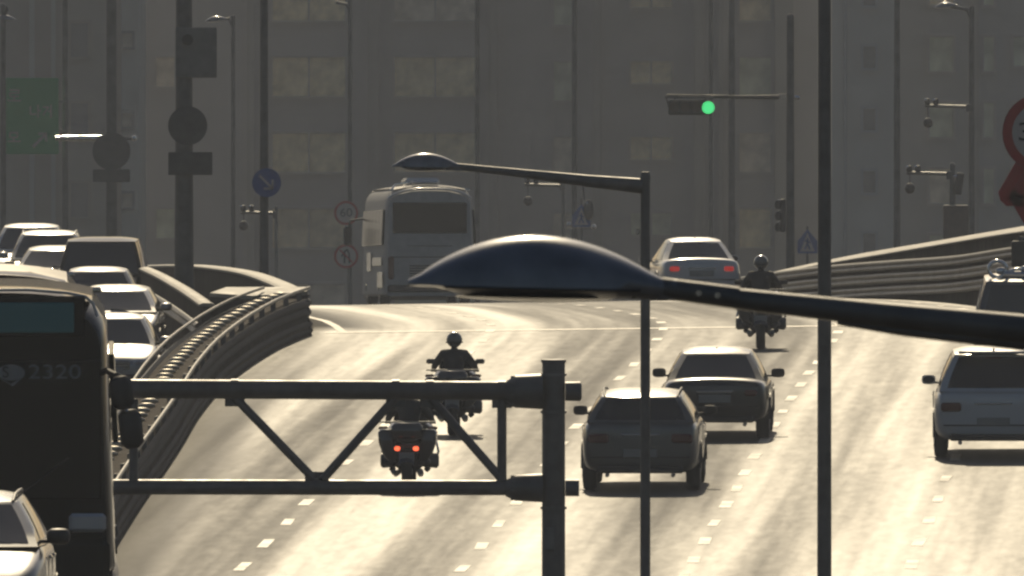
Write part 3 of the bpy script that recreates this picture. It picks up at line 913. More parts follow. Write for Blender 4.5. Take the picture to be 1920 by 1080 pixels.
# camera arm on a pole
def camera_arm(e, xp, xt, y, s, ydome, dx=0):
    MB().tube([L(e, xp, y + 2, s) + Vector((0, -.1, 0)), L(e, xt, y, s) + Vector((0, -.1, 0))], .05, 8).build("camera_arm", STEEL, e, smooth=50)
    sg = 1 if xt < xp else -1
    for k, q in enumerate((0, .42)):
        v = L(e, xt + sg * (5 + 38 * q), y - 8, s) + Vector((0, -.12, 0))
        MB().box(v, (.16, .3, .18), bev=.03).build("camera_housing", TRIM, e)
        MB().ell(v + Vector((-.06, -.16, .06)), (.04, .03, .04), 8, 6).build("camera_lens", CHROME, e)
    v = L(e, xt + sg * 6 + dx, ydome, s) + Vector((0, -.1, 0))
    MB().tube([v + Vector((0, 0, .05)), L(e, xt + sg * 6 + dx, y, s) + Vector((0, -.1, 0))], .022, 6).build("drop_rod", STEEL, e)
    MB().ell(v, (.15, .15, .16), 14, 9).build("dome_camera", TRIM, e, smooth=180)
    MB().box(L(e, xp, y + 4, s) + Vector((0, -.12, 0)), (.16, .12, .24), bev=.02).build("bracket", STEEL_D, e)
camera_arm(e, 1816, 1734, 198, 62, 230)
s = 66
e = pole("camera_post", "short grey post with camera arm and brown cabinet right of the lone lamp post", "camera post", 1786, 13, s, 308, 560, "camera posts", m=STEEL, wtop=11)
camera_arm(e, 1780, 1700, 324, s, 353)
MB().box(L(e, 1797, 344, s) + Vector((.02, -.2, 0)), (.22, .2, .62), Matrix.Rotation(radians(8), 3, 'Y'), bev=.03).build("speaker_box", TRIM, e)
MB().box(L(e, 1792, 422, s) + Vector((0, -.25, 0)), (.72, .35, 1.15), bev=.03).build("cabinet", CAB, e)
MB().ell(L(e, 1791, 330, s) + Vector((0, -.3, 0)), (.08, .05, .035), 10, 6).build("glass_dome", CHROME, e)
s = 58
e = pole("camera_post", "slender camera post whose arm hangs a small dark dome under the lamp arm", "camera post", 1056, 7, s, 336, 572, "camera posts", m=STEEL, wtop=6)
camera_arm(e, 1054, 984, 346, s, 377)
e = pole("camera_post", "slender camera post with a dark dome, left of the 60 sign", "camera post", 518, 7, 60, 388, 560, "camera posts", m=STEEL, wtop=6)
camera_arm(e, 516, 451, 398, 60, 423)

# signal mast with the lit green lamp
s = 72
e = pole("signal_mast", "dark signal mast with a long arm holding the traffic light lit green", "traffic light", 1482, 17, s, 30, 575, m=STEEL_D, wtop=14)
MB().tube([L(e, 1476, 182, s), L(e, 1380, 182, s), L(e, 1250, 179, s)], [.06, .05, .042], 10).build("mast_arm", RAIL, e, smooth=50)
MB().tube([L(e, 1490, 182, s), L(e, 1499, 183, s)], .05, 10).build("arm_stub", CHROME, e)
MB().disc(L(e, 1468, 181, s) + Vector((0, -.12, 0)), .11, (0, 0, 1), .16, 14).build("clamp", CHROME, e)
c0 = L(e, 1294, 201, s) + Vector((0, -.1, 0))
MB().box(c0, (1.14, .2, .40), bev=.04).build("signal_housing", TRIM, e)
MB().box(c0 + Vector((-.02, .04, .26)), (1.28, .10, .06), Matrix.Rotation(radians(1), 3, 'Y')).build("mounting_bar", STEEL_D, e)
for k in range(4):
    v = c0 + Vector((-.42 + k * .295, -.11, 0)); on = (k == 3)
    if on: v = c0 + Vector((.47, -.11, 0))
    MB().disc(v, .165 if on else .13, (0, 1, 0), .03, 20).build("green_lens" if on else "signal_lens", GREEN_ON if on else LENS_OFF, e)
    h = MB(); rr = []
    for q in range(9):
        a = pi * q / 8
        rr.append([v + Vector((.165 * cos(a), 0, .165 * sin(a))), v + Vector((.165 * cos(a), -.16, .165 * sin(a))), v + Vector((.175 * cos(a), -.16, .175 * sin(a))), v + Vector((.175 * cos(a), 0, .175 * sin(a)))])
    h.loft(rr).build("visor", TRIM, e)
for dx in (-.4, .4): MB().tube([c0 + Vector((dx, 0, .18)), c0 + Vector((dx, 0, .28))], .02, 6).build("hanger", STEEL_D, e)
MB().tube([c0 + Vector((-.62, 0, .24)), c0 + Vector((-.52, 0, -.12))], .02, 6).build("strut", RAIL, e)
c1 = L(e, 1468, 404, s) + Vector((0, -.05, 0))
MB().box(c1, (.14, .26, .86), bev=.03).build("side_signal_housing", TRIM, e)
for k in range(3):
    v = c1 + Vector((-.06, -.02, .28 - k * .29))
    MB().tube([v, v + Vector((-.08, -.06, 0))], [.11, .12], 12).build("side_visor", TRIM, e)
    MB().ell(v + Vector((-.03, -.05, .12)), (.05, .04, .02), 8, 6).build("visor_glint_rim", CHROME, e)

# crossing signs
def crossing_sign(px, py, s, ytop, label, beacons):
    e = pole("crossing_sign", label, "road sign", px, 6, s, ytop, 575, None, m=STEEL, wtop=5)
    c = L(e, px, py, s) + Vector((0, -.1, 0)); k = .6
    MB().prism([(-.5 * k, -.62 * k), (.5 * k, -.62 * k), (.5 * k, 0), (0, .62 * k), (-.5 * k, 0)], c, (1, 0, 0), (0, 0, 1), .04).build("sign_plate", S_BLUE, e)
    MB().prism([(-.36 * k, -.5 * k), (.36 * k, -.5 * k), (0, .42 * k)], c + Vector((0, -.03, 0)), (1, 0, 0), (0, 0, 1), .01).build("triangle", S_WHITE, e)
    strokes(e, c, [(0, .12 * k, 0, -.1 * k, .05), (0, -.1 * k, -.12 * k, -.4 * k, .045), (0, -.1 * k, .12 * k, -.4 * k, .045), (-.12 * k, .02 * k, .12 * k, -.06 * k, .04)], S_BLUE, "walking_figure", dy=-.045)
    if beacons:
        MB().box(c + Vector((0, 0, -.42)), (.9, .05, .05)).build("cross_bar", STEEL, e)
        for dx, dz in ((-.40, -.28), (.40, -.36)):
            MB().ell(c + Vector((dx, -.08, dz)), (.085, .07, .085), 12, 8).build("beacon", AMBER, e, smooth=180)
        MB().ell(c + Vector((.24, -.04, .18)), (.17, .14, .34), 12, 10).build("speaker_horn", TRIM, e, smooth=180)
        MB().ell(c + Vector((.19, -.14, .40)), (.04, .03, .05), 8, 6).build("indicator", CHROME, e, smooth=180)
        MB().tube([c + Vector((.1, 0, .5)), c + Vector((.05, 0, .95))], .03, 6).build("antenna", TRIM, e)
    return e
crossing_sign(1090, 404, 58, 372, "blue crossing sign with two glinting beacons above the big lamp head", True)
crossing_sign(1514, 452, 62, 424, "small pale blue crossing sign between the signal mast and tall dark pole", False)

# red signs at the right edge
s = 136
e = pole("red_sign_post", "close post at the right edge with red ring sign and two deep red triangles", "road sign", 1957, 17, s, 150, 22 * 136 - 740, m=STEEL_D, wtop=15)
c = L(e, 1953, 248, s) + Vector((0, -.16, 0))
disc_sign(e, c, .545, S_WHITE, S_DRED, ringw=.25)
text(e, "3.5t", .36, c + Vector((0, -.042, 0)), S_BLACK, "digits", width=.66)
def tri(cx, cy, r, up, m, nm):
    q = L(e, cx, cy, s) + Vector((0, -.16, 0)); sg = 1 if up else -1
    pts_ = []
    for a0 in (90, 210, 330):
        for da in (-10, 0, 10):
            a = radians(a0 + da); rr = r * (1 if da == 0 else .965)
            pts_.append((rr * cos(a), sg * rr * sin(a)))
    if not up: pts_ = pts_[::-1]
    MB().prism(pts_, q, (1, 0, 0), (0, 0, 1), .03).build(nm, m, e)
    MB().prism([(a * .62, b * .62) for a, b in pts_], q + Vector((0, -.022, 0)), (1, 0, 0), (0, 0, 1), .01).build(nm + "_inner", S_RED, e)
tri(1953, 330, .66, True, S_DRED, "warning_triangle")
tri(1956, 394, .52, False, S_DRED, "yield_triangle")
# roadside control box just behind, cut by the edge
s = 98
e = pole("control_box_post", "dark control box on a post cut by the right edge above the van", "control box", 1916, 12, s, 446, 660, m=STEEL_D)
MB().box(L(e, 1912, 476, s) + Vector((0, -.1, 0)), (.32, .25, .50), bev=.03).build("box", TRIM, e)
MB().box(L(e, 1921, 520, s) + Vector((0, -.1, 0)), (.22, .2, .34), bev=.02).build("lower_box", TRIM, e)
MB().tube([L(e, 1910, 450, s), L(e, 1911, 437, s)], .015, 6).build("antenna", TRIM, e)
# ------------------------------------------------------------------ cars
def lerp(a, b, t): return a + (b - a) * t
def pw(tbl, x):
    if x <= tbl[0][0]: return tbl[0][1]
    for (a, b), (c, d) in zip(tbl, tbl[1:]):
        if x <= c: return b + (d - b) * (x - a) / (c - a)
    return tbl[-1][1]
def car(name, label, cat, kind, paint, loc, rz, group=None, lit=False, L_=None, W_=None, H_=None, face='rear', tail=True, rails=False, spoiler=False, roofm=None):
    """front towards local +y. kinds: sedan, suv, van"""
    K = {'sedan': dict(L=4.85, W=1.86, H=1.46, belt=.96, trunk=1.04, hood=.98, nose=.70, yb0=-1.78, yr0=-.98, yr1=.42, yb1=1.22, rw=.60, cab=.84, gr=.34, tailz=.80),
         'suv': dict(L=4.70, W=1.90, H=1.68, belt=1.13, trunk=1.15, hood=1.10, nose=.82, yb0=-2.24, yr0=-1.86, yr1=.35, yb1=1.20, rw=.64, cab=.85, gr=.36, tailz=.98),
         'van': dict(L=5.10, W=1.95, H=1.93, belt=1.10, trunk=1.12, hood=1.12, nose=.85, yb0=-2.46, yr0=-2.34, yr1=.95, yb1=1.85, rw=.76, cab=.90, gr=.36, tailz=1.10)}[kind]
    L = L_ or K['L']; W = W_ or K['W']; H = H_ or K['H']; hw = W / 2; h = L / 2
    e = empty(name, loc, rz); tag(e, label, cat, group)
    pitch(e, lambda d: left_z(d) if abs(cos(rz) + 1) < .1 else main_z(loc[0], d))
    # lower body
    top = [(-h, K['trunk'] - .10), (-h + .10, K['trunk'] - .01), (K['yb0'], K['trunk']), (K['yb0'] + .5, K['belt'] + .04), (K['yb1'] - .4, K['belt'] + .03), (K['yb1'], K['hood']), (h - .5, K['nose'] + .14), (h - .12, K['nose'] + .02), (h, K['nose'] - .08)]
    wf = [(-h, .80), (-h + .05, .90), (-h + .22, .965), (-h + .8, 1.0), (h - 1.2, 1.0), (h - .45, .95), (h - .15, .84), (h - .04, .74), (h, .62)]
    zb = [(-h, .42), (-h + .08, .32), (-h + .5, .27), (h - .6, .25), (h - .05, .25), (h, .34)]
    ys = [-h, -h + .04, -h + .12, -h + .3, -h + .8, K['yb0'] if K['yb0'] > -h + .9 else -h + 1.1, -.9, -.3, .3, .8, K['yb1'], h - 1.0, h - .5, h - .25, h - .1, h - .03, h]
    ys = sorted(set(round(y, 3) for y in ys))
    rings = []
    for y in ys:
        w = hw * pw(wf, y); zt = pw(top, y); b = pw(zb, y); zs = min(zt - .06, K['belt'] - .10); zm = b + (zs - b) * .5
        half = [(0, b), (.72 * w, b), (.90 * w, b + .04), (.985 * w, b + .16), (1.0 * w, zm), (.985 * w, zs), (.93 * w, zs + (zt - zs) * .6), (.80 * w, zt - .012), (.4 * w, zt + .012), (0, zt + .02)]
        ring = [(x, y, z) for x, z in half] + [(-x, y, z) for x, z in reversed(half[1:-1])]
        rings.append(ring)
    MB().loft(rings).build("body", paint, e, smooth=50, sub=1)
    # greenhouse
    zr = H - .05; zbelt = K['belt'] - .02
    def gh(side, u, t, off=0.0):
        """side in rear,right,front,left; u along; t height 0..1"""
        tt = t ** .92
        w = hw * lerp(K['cab'] + .05, K['rw'] + .04 * (1 - t), t ** 1.15)
        y0 = lerp(K['yb0'], K['yr0'], tt); y1 = lerp(K['yb1'], K['yr1'], tt)
        if side == 'rear': x = u * w; y = y0 - .10 * (1 - u * u) ; v = 0; 
        elif side == 'front': x = u * w; y = y1 + .14 * (1 - u * u); v = 1
        else:
            v = (u + 1) / 2; y = lerp(y0, y1, v)
            x = (w + .035 * (1 - u * u)) * (1 if side == 'right' else -1)
            v = v
        vv = v if side in ('left', 'right') else (0 if side == 'rear' else 1)
        z = lerp(zbelt, zr + .045 * 4 * vv * (1 - vv), t)
        p = Vector((x, y, z))
        if off:
            n = {'rear': Vector((u * .15, -1, .35)), 'front': Vector((u * .2, 1, .5)), 'right': Vector((1, 0, .3)), 'left': Vector((-1, 0, .3))}[side].normalized()
            p += n * off
        return p
    us = [-1 + 2 * i / 8 for i in range(9)]
    rr = []
    for t in (0, .2, .4, .6, .8, .93, 1.0):
        ring = [gh('rear', u, t) for u in us[:-1]] + [gh('right', u, t) for u in us[:-1]] + [gh('front', -u, t) for u in us[:-1]] + [gh('left', -u, t) for u in us[:-1]]
        rr.append(ring)
    MB().loft(rr, cap=False).build("cabin", paint, e, smooth=50)
    wr = hw * K['rw']
    def roof(u, v):
        uu = 2 * u - 1
        a = gh('rear', uu, 1); b = gh('front', uu, 1)
        y = lerp(a.y, b.y, v); x = lerp(a.x, b.x, v) * (1 + .0)
        sx = gh('right', 2 * v - 1, 1).x / wr
        z = zr + .045 * 4 * v * (1 - v) + .055 * (1 - uu ** 4) * (1 - (2 * v - 1) ** 6)
        return (x * (1 + (sx - 1) * abs(uu)), y, z)
    MB().grid(roof, 12, 14).build("roof", roofm or paint, e, smooth=180)
    # glass
    def glass(nm, side, u0, u1, t0, t1, nu_=8, nv_=4, taper=0.0, m=GLASS):
        def fn(a, b):
            uc = (u0 + u1) / 2; uu = lerp(u0, u1, a); uu = uc + (uu - uc) * (1 - taper * b)
            return gh(side, uu, lerp(t0, t1, b), .007)
        o = MB().grid(fn, nu_, nv_).build(nm, m, e, smooth=180)
        return o
    rt0 = .14 if kind == 'sedan' else .10
    glass("rear_window", 'rear', -.86, .86, rt0, .93)
    glass("windscreen", 'front', -.90, .90, .08, .94)
    for sd in ('left', 'right'):
        glass("side_window", sd, -.80 if kind == 'sedan' else -.92, -.06, .14, .90, taper=.06)
        glass("side_window", sd, 0.0, .70, .14, .90, taper=.1)
    # headrests and occupants seen as darker shapes are behind the tint: a parcel-shelf brake lamp
    v = gh('rear', 0, .95, .012); MB().box(v + Vector((0, -.01, -.02)), (.26, .02, .022)).build("brake_light", TAIL, e)
    # wheels
    wb = L * .295
    for sx in (-1, 1):
        for sy in (-1, 1):
            r = K['gr']; c = Vector((sx * (hw - .13), sy * (wb + (.05 if sy > 0 else .0)), r))
            prof = [(.06, -.11), (r - .10, -.115), (r - .02, -.105), (r, -.07), (r, .07), (r - .02, .105), (r - .10, .115), (.06, .11)]
            n = 20
            rg = [[c + Vector((o_, q * cos(2 * pi * k / n), q * sin(2 * pi * k / n))) for k in range(n)] for (q, o_) in prof]
            w_ = MB().loft(rg).build("wheel", RUBBER, e, smooth=40)
            rim = MB()
            rim.disc(c + Vector((sx * .112, 0, 0)), .07, (1, 0, 0), .03, 12)
            for k in range(5):
                a = 2 * pi * k / 5
                rim.box(c + Vector((sx * .112, cos(a) * r * .36, sin(a) * r * .36)), (.02, .05, r * .62), Matrix.Rotation(a - pi / 2, 3, 'X'))
            rim.build("rim", RIM, w_)
            # arch lip
            ar = []
            for k in range(13):
                a = pi * k / 12
                yy, zz = cos(a) * (r + .05), sin(a) * (r + .05)
                ar.append([Vector((sx * (hw - .03), c.y + yy, r + zz)), Vector((sx * (hw + .006), c.y + yy, r + zz)), Vector((sx * (hw + .006), c.y + yy * 1.08, r + zz * 1.08)), Vector((sx * (hw - .03), c.y + yy * 1.08, r + zz * 1.08))])
            MB().loft(ar).build("wheel_arch", TRIM, e)
    # mirrors
    for sx in (-1, 1):
        zc = K['belt'] + .07
        mbm = MB()
        c = Vector((sx * (hw + .085), K['yb1'] - .55, zc)); rg = []
        for j, (oy, k_) in enumerate(((-.055, .88), (-.05, 1.0), (.02, 1.0), (.07, .82), (.10, .45))):
            rg.append([c + Vector((.115 * k_ * (abs(cos(a)) ** .6) * (1 if cos(a) > 0 else -1), oy, .078 * k_ * (abs(sin(a)) ** .6) * (1 if sin(a) > 0 else -1))) for a in [2 * pi * q / 16 for q in range(16)]])
        mo = mbm.loft(rg).build("side_mirror", paint if paint is not P_GREY else TRIM, e, smooth=50)
        MB().box(c + Vector((-sx * .13, .02, -.05)), (.12, .06, .035), bev=.01).build("mirror_foot", TRIM, mo)
        MB().disc(c + Vector((0, -.058, 0)), .098, (0, 1, 0), .004, 16, ry=.062).build("mirror_glass", GLASS, mo)
    # rear details
    tz = K['tailz']; m_t = TAIL_ON if lit else TAIL
    for sx in (-1, 1):
        if kind == 'sedan':
            MB().box((sx * .60 * hw * 1.1, -h - .002, tz), (.22, .06, .11), bev=.03).build("tail_light", m_t, e, smooth=40)
        elif kind == 'suv':
            MB().box((sx * .70 * hw, -h + .0, tz - .12), (.34, .07, .15), bev=.03).build("tail_light", m_t, e, smooth=40)
        else:
            MB().box((sx * .86 * hw, -h + .06, tz - .05), (.12, .10, .62), bev=.03).build("tail_light", m_t, e, smooth=40)
        MB().box((sx * .62 * hw, -h + .02, .36), (.16, .04, .05), bev=.01).build("rear_reflector", TAIL, e)
        MB().tube([(sx * .55 * hw, -h + .02, .27), (sx * .55 * hw, -h + .3, .27)], .035, 10).build("exhaust_tip", CHROME, e, smooth=40)
    MB().box((0, -h - .004, .62 if kind != 'sedan' else .70), (.54, .03, .13), bev=.006).build("rear_plate", PLATE, e)
    MB().box((0, -h - .008, tz + (.02 if kind == 'sedan' else -.06)), (.62, .03, .028), bev=.008).build("chrome_strip", CHROME, e)
    MB().box((0, -h + .03, .36), (hw * 1.45, .07, .12), bev=.03).build("rear_valance", TRIM, e)
    MB().box((0, -h + .002, .56), (hw * 1.66, .04, .02), bev=.008).build("bumper_seam", TRIM, e)
    # front details
    for sx in (-1, 1):
        MB().box((sx * .66 * hw, h - .10, K['nose'] - .06), (.34, .16, .13), Matrix.Rotation(-sx * .35, 3, 'Z'), bev=.045).build("headlight", HEAD, e, smooth=40)
        MB().box((sx * .62 * hw, h - .07, .38), (.18, .1, .08), Matrix.Rotation(-sx * .3, 3, 'Z'), bev=.02).build("fog_lamp", HEAD, e)
        for yy in (-.15, .80): MB().box((sx * (hw + .004), yy - .35, K['belt'] - .13), (.03, .2, .03), bev=.01).build("door_handle", CHROME if paint is not P_BLACK else TRIM, e)
    MB().box((0, h - .015, K['nose'] - .12), (hw * .85, .06, .17), bev=.03).build("grille", TRIM, e)
    for k in range(3): MB().box((0, h + .018, K['nose'] - .17 + k * .05), (hw * .8, .012, .012)).build("grille_bar", CHROME, e)
    MB().box((0, h - .02, .36), (hw * 1.1, .08, .12), bev=.03).build("front_intake", TRIM, e)
    MB().box((0, h + .012, .50), (.52, .03, .11), bev=.006).build("front_plate", PLATE, e)
    for sx in (-.35, .25):
        a = gh('front', sx, .06, .02); b = gh('front', sx + .45, .12, .02)
        MB().tube([a, b], .01, 6).build("wiper", TRIM, e)
    # body joint lines
    for sx in (-1, 1):
        for yy in (-1.05, -.02, 1.0):
            MB().box((sx * (hw + .002), yy, K['belt'] * .58), (.008, .012, K['belt'] * .62)).build("door_seam", TRIM, e)
    if rails:
        for sx in (-1, 1):
            pr = [gh('right', -1 + 2 * k / 8, 1) for k in range(9)]
            MB().tube([Vector((sx * (p.x - .03), p.y, p.z + (.05 if 0 < i < 8 else .0))) for i, p in enumerate(pr)], .018, 8).build("roof_rail", CHROME if rails == 'chrome' else TRIM, e, smooth=50)
    if spoiler:
        a = gh('rear', 0, 1)
        MB().box((0, a.y - .06, zr + .035), (hw * 1.16, .26, .035), Matrix.Rotation(radians(-6), 3, 'X'), bev=.012).build("spoiler", paint, e)
    MB().ell((0, K['yr0'] + .22, H + .02), (.02, .08, .035), 8, 6).build("aerial_fin", paint, e, smooth=180)
    return e

def pitch(e, fz):
    d = e.location.y; g = (fz(d + 2.2) - fz(d - 2.2)) / 4.4
    e.rotation_euler.x = math.atan(g * cos(e.rotation_euler.z))
    return e
def head_of(fx, d, dd=6):     # heading angle of a lane that follows fx(d)
    return -math.atan2(fx(d + dd) - fx(d - dd), 2 * dd)
def on_main(px, s, dz=0):
    X = (px - 960) / s; d = F / s
    return (X, d, main_z(X, d) + dz)
def on_left(px, s):
    X = (px - 960) / s; d = F / s
    return (X, d, left_z(d) - .004 * (left_right_edge(d) - X))

GR = "cars driving away on the open carriageway"
car("estate_car", "warm grey estate car with roof rails, half behind the street lamp pole", "car", 'suv', P_GREY, on_main(1208, 116.5), radians(-1.9), GR, W_=1.92, H_=1.56, rails=True)
car("saloon_car", "black saloon with pale roof glare, between the grey estate and the tall dark pole", "car", 'sedan', P_BLACK, on_main(1346, 111.1), radians(-1.7), GR, W_=1.84)
car("patrol_car", "white saloon with two lit red tail lamps, highest on the road beyond the crest", "car", 'sedan', P_WHITE, (on_main(1297, 84)[0], F / 84, on_main(1297, 84)[2] - .10), radians(5.0), GR, lit=True, W_=1.84)
car("white_suv", "white sport utility car cut by the right edge below the big lamp arm", "car", 'suv', P_WHITE, on_main(1864, 113.2), radians(-1.2), GR, W_=2.0, H_=1.76, spoiler=True)
v_ = car("equipment_van", "dark van with shiny gear on its roof, mostly behind the lamp arm at the right", "van", 'van', P_NAVY, on_main(1929, 106), radians(-1.0), GR, W_=1.98, H_=1.98)
# roof gear of the van
for (x, y, z, r1) in ((-.55, -1.9, 2.13, .16),):
    rr = []
    for k in range(17):
        a = 2 * pi * k / 16; cc = Vector((x + r1 * cos(a), y, z + r1 * .9 * sin(a)))
        rr.append(cc)
    MB().tube(rr, .035, 8, cap=False).build("roof_hoop", CHROME, v_, smooth=60)
MB().ell((-.5, -1.9, 2.10), (.09, .06, .07), 10, 8).build("searchlight", CHROME, v_, smooth=180)
MB().box((-.22, -1.9, 2.03), (.46, .3, .12), bev=.04).build("siren_box", CHROME, v_)
MB().tube([(-.45, -1.8, 2.06), (-.2, -1.9, 2.14), (.1, -1.9, 2.05)], .03, 8).build("cable_rail", CHROME, v_, smooth=60)
MB().ell((-.08, -1.95, 2.14), (.07, .06, .05), 10, 8).build("roof_lamp", CHROME, v_, smooth=180)
MB().box((.4, -1.2, 2.05), (.9, 1.6, .08), bev=.02).build("roof_rack", STEEL, v_)

GL = "cars queueing on the left carriageway"
car("queue_car", "silver saloon nearest in the queue, its bonnet beside the dark bus", "car", 'sedan', P_SILVER, on_left(214, 100.6), radians(180 - 1.2), GL, W_=1.80, H_=1.48)
car("queue_car", "pale grey hatchback second in the queue, glaring roof right above the silver bonnet", "car", 'suv', P_SILVER, on_left(219, 95.8), radians(180 - 1.2), GL, W_=1.80, H_=1.56)
car("queue_car", "dark saloon third in the queue with a broad glaring roof under the black van", "car", 'sedan', P_NAVY, on_left(185, 91.5), radians(180 - 1.2), GL, W_=1.84, H_=1.5)
car("queue_van", "tall black van behind the queue, boxy roof line against the grey wall", "van", 'van', P_BLACKV, on_left(193, 87.2), radians(180 - 1.0), GL, W_=1.90, H_=1.86)
car("queue_car", "grey car in the far lane, lowest of the three stacked glaring roofs at the left", "car", 'suv', P_GREY, on_left(108, 85.2), radians(180 - .5), GL, H_=1.56)
car("queue_car", "pale silver utility car in the far lane, middle of three stacked roofs", "car", 'suv', P_SILVER, on_left(92, 81.8), radians(180 - .5), GL, H_=1.72, rails='chrome')
car("queue_car", "white utility car highest at the left edge, roof glare nearest the top", "car", 'suv', P_WHITE, on_left(58, 77), radians(180 - .5), GL, W_=1.95, H_=1.74)
car("near_car", "grey car at the bottom left corner with its door mirror in front of the bus", "car", 'suv', P_GREY, on_left(-84, 192.5), radians(180 - 1.0), GL, W_=1.88, H_=1.58, rails=True)

# ------------------------------------------------------------------ buses
def bus(name, label, paint, top_paint, loc, rz, L=11.2, W=2.5, H=3.3, corner=.28, glassm=BUSGLASS, ac=True, group=None):
    e = empty(name, loc, rz); tag(e, label, "bus", group)
    pitch(e, lambda d: left_z(d) if abs(cos(rz) + 1) < .1 else main_z(loc[0], d))
    h = L / 2
    def ring(y, k, zlo, zhi, crown=.10, r=corner):
        w = W / 2 * k; pts = []
        for (cx, cz, a0) in ((w - r, zhi - r, 0), (-(w - r), zhi - r, 90), (-(w - .1), zlo + .1, 180), (w - .1, zlo + .1, 270)):
            rr = r if a0 < 180 else .1
            for q in range(5):
                a = radians(a0 + 90 * q / 4)
                x = cx + rr * cos(a); z = cz + rr * sin(a)
                pts.append(Vector((x, y, z)))
            if a0 == 0:
                for q in (1, 2, 3, 4, 5):
                    x = (w - r) * (1 - 2 * q / 6); pts.append(Vector((x, y, zhi + crown * (1 - (x / w) ** 2))))
        return [Vector((p.x * (1 - .10 * max(0, (p.z - 1.2) / 2.0) ** 1.4), p.y, p.z)) for p in pts]
    def dk(y):
        t = (h - abs(y))
        return min(1, .93 + .07 * min(1, t / .35) ** .6) , min(1, t / .5)
    ys = [-h, -h + .05, -h + .18, -h + .45, -h + 1.2, -2, 0, 2, h - 1.2, h - .45, h - .18, h - .05, h]
    rings = []
    for y in ys:
        k, q = dk(y)
        rings.append(ring(y, k, .26, H - .16 - .16 * (1 - q), .08))
    MB().loft(rings).build("body", paint, e, smooth=45)
    # roof skin slightly proud in its own paint
    MB().grid(lambda u, v: ((2 * u - 1) * (W / 2 - .25), lerp(-h + .3, h - .3, v), H - .07 - .10 * abs(2 * u - 1) ** 2.4 - .05 * abs(2 * v - 1) ** 10), 12, 10).build("roof", top_paint, e, smooth=180)
    for sx in (-1, 1):      # gutter lamps / corners
        MB().box((sx * (W / 2 - .22), -h + .12, H - .22), (.14, .06, .06), bev=.02).build("marker_lamp", CHROME, e)
        n = 6
        for k in range(n):
            y0 = -h + .55 + k * (L - 1.3) / n
            MB().box((sx * (W / 2 - .022), y0 + (L - 1.3) / n / 2, 2.12), (.06, (L - 1.3) / n - .06, .95), Matrix.Rotation(-sx * radians(3), 3, "Y"), bev=.009).build("side_window", glassm, e)
        for yy in (-h * .55, h * .55):
            c = Vector((sx * (W / 2 - .17), yy, .50)); r = .50; nn = 24
            prof = [(.1, -.13), (r - .08, -.14), (r, -.10), (r, .10), (r - .08, .14), (.1, .13)]
            w_ = MB().loft([[c + Vector((o_, q * cos(2 * pi * k / nn), q * sin(2 * pi * k / nn))) for k in range(nn)] for (q, o_) in prof]).build("wheel", RUBBER, e, smooth=40)
            MB().disc(c + Vector((sx * .135, 0, 0)), .27, (1, 0, 0), .04, 20).build("rim", RIM, w_)
            MB().disc(c + Vector((sx * .16, 0, 0)), .09, (1, 0, 0), .06, 12).build("hub", STEEL, w_)
    # rear face
    def patch(nm, y, x0, x1, z0, z1, m, bow=.0, th=.02, bev=.05):
        return MB().box(((x0 + x1) / 2, y, (z0 + z1) / 2), (x1 - x0, th, z1 - z0), bev=min(bev, th * .45)).build(nm, m, e)
    yb = -h - .008
    patch("rear_window", yb, -W * .40, W * .40, 1.95, 2.78, glassm, th=.04)
    for k in range(5): patch("vent_slat", yb, -.55, .55, .78 + k * .07, .815 + k * .07, TRIM, th=.03)
    patch("rear_seam", yb, -W * .42, W * .42, 1.30, 1.325, TRIM)
    patch("rear_seam", yb, -.62, .62, 1.60, 1.618, CHROME)
    patch("rear_plate", yb, -.26, .26, .58, .72, PLATE, th=.03)
    MB().box((0, -h, .46), (W * .92, .14, .20), bev=.05).build("rear_bumper", TRIM, e)
    for sx in (-1, 1):
        MB().box((sx * W * .42, -h - .0, 1.02), (.16, .08, .62), bev=.035).build("tail_light", TAIL, e)
    # front face
    yf = h + .008
    patch("windscreen", yf, -W * .44, W * .44, 1.05, 2.55, glassm, th=.04)
    MB().box((0, h - .0, .40), (W * .95, .16, .46), bev=.07).build("front_bumper", paint, e)
    for sx in (-1, 1):
        MB().box((sx * W * .38, h + .02, .80), (.40, .08, .20), bev=.035).build("headlight", HEAD, e)
        MB().tube([(sx * .2, h + .04, 1.08), (sx * .75, h + .045, 1.5)], .012, 6).build("wiper", TRIM, e)
    return e
# white coach beyond the crest, seen from behind
s = 69.5; X = (783 - 960) / s; d = F / s
coach = bus("coach", "white coach seen from behind at the crest, pale roof under the street lamp head", P_COACH, P_COACH_TOP, (X, d + 5.6, main_z(X, d + 5.6)), radians(3.4), H=3.34, corner=.36)
MB().tube([(x, -5.6, 3.34 - .16 - .03 - .26 * abs(x / 1.13) ** 3.2) for x in [(-1.13 + 2.26 * k / 16) for k in range(17)]], .035, 8).build("roof_edge_glint", P_WHITE, coach, smooth=60)  # added white tube that draws the arched highlight along the rear roof edge
MB().box((-.10, -2.8, 3.36), (.95, 2.2, .20), bev=.08).build("air_conditioner", P_WHITE, coach)
MB().box((-.10, -4.9, 3.33), (.72, .5, .10), bev=.045).build("roof_hatch", CHROME, coach)
MB().tube([(-1.0, -5.2, 3.14), (-.9, -5.0, 3.27), (-.5, -4.9, 3.33)], .03, 8).build("roof_pipe", CHROME, coach)
for sx in (-1,):
    MB().tube([(sx * 1.2, 5.3, 2.4), (sx * 1.55, 5.7, 2.35), (sx * 1.6, 5.7, 2.1)], .03, 8).build("mirror_arm", TRIM, coach)
    MB().box((sx * 1.62, 5.7, 1.92), (.22, .12, .5), bev=.04).build("side_mirror", TRIM, coach)
MB().box((-1.262, -2.5, 1.2), (.02, 4.5, .22), bev=.008).build("side_stripe", P_WHITE, coach)
MB().box((-1.262, 1.5, 1.2), (.02, 2.0, .5), bev=.008).build("side_stripe", P_WHITE, coach)
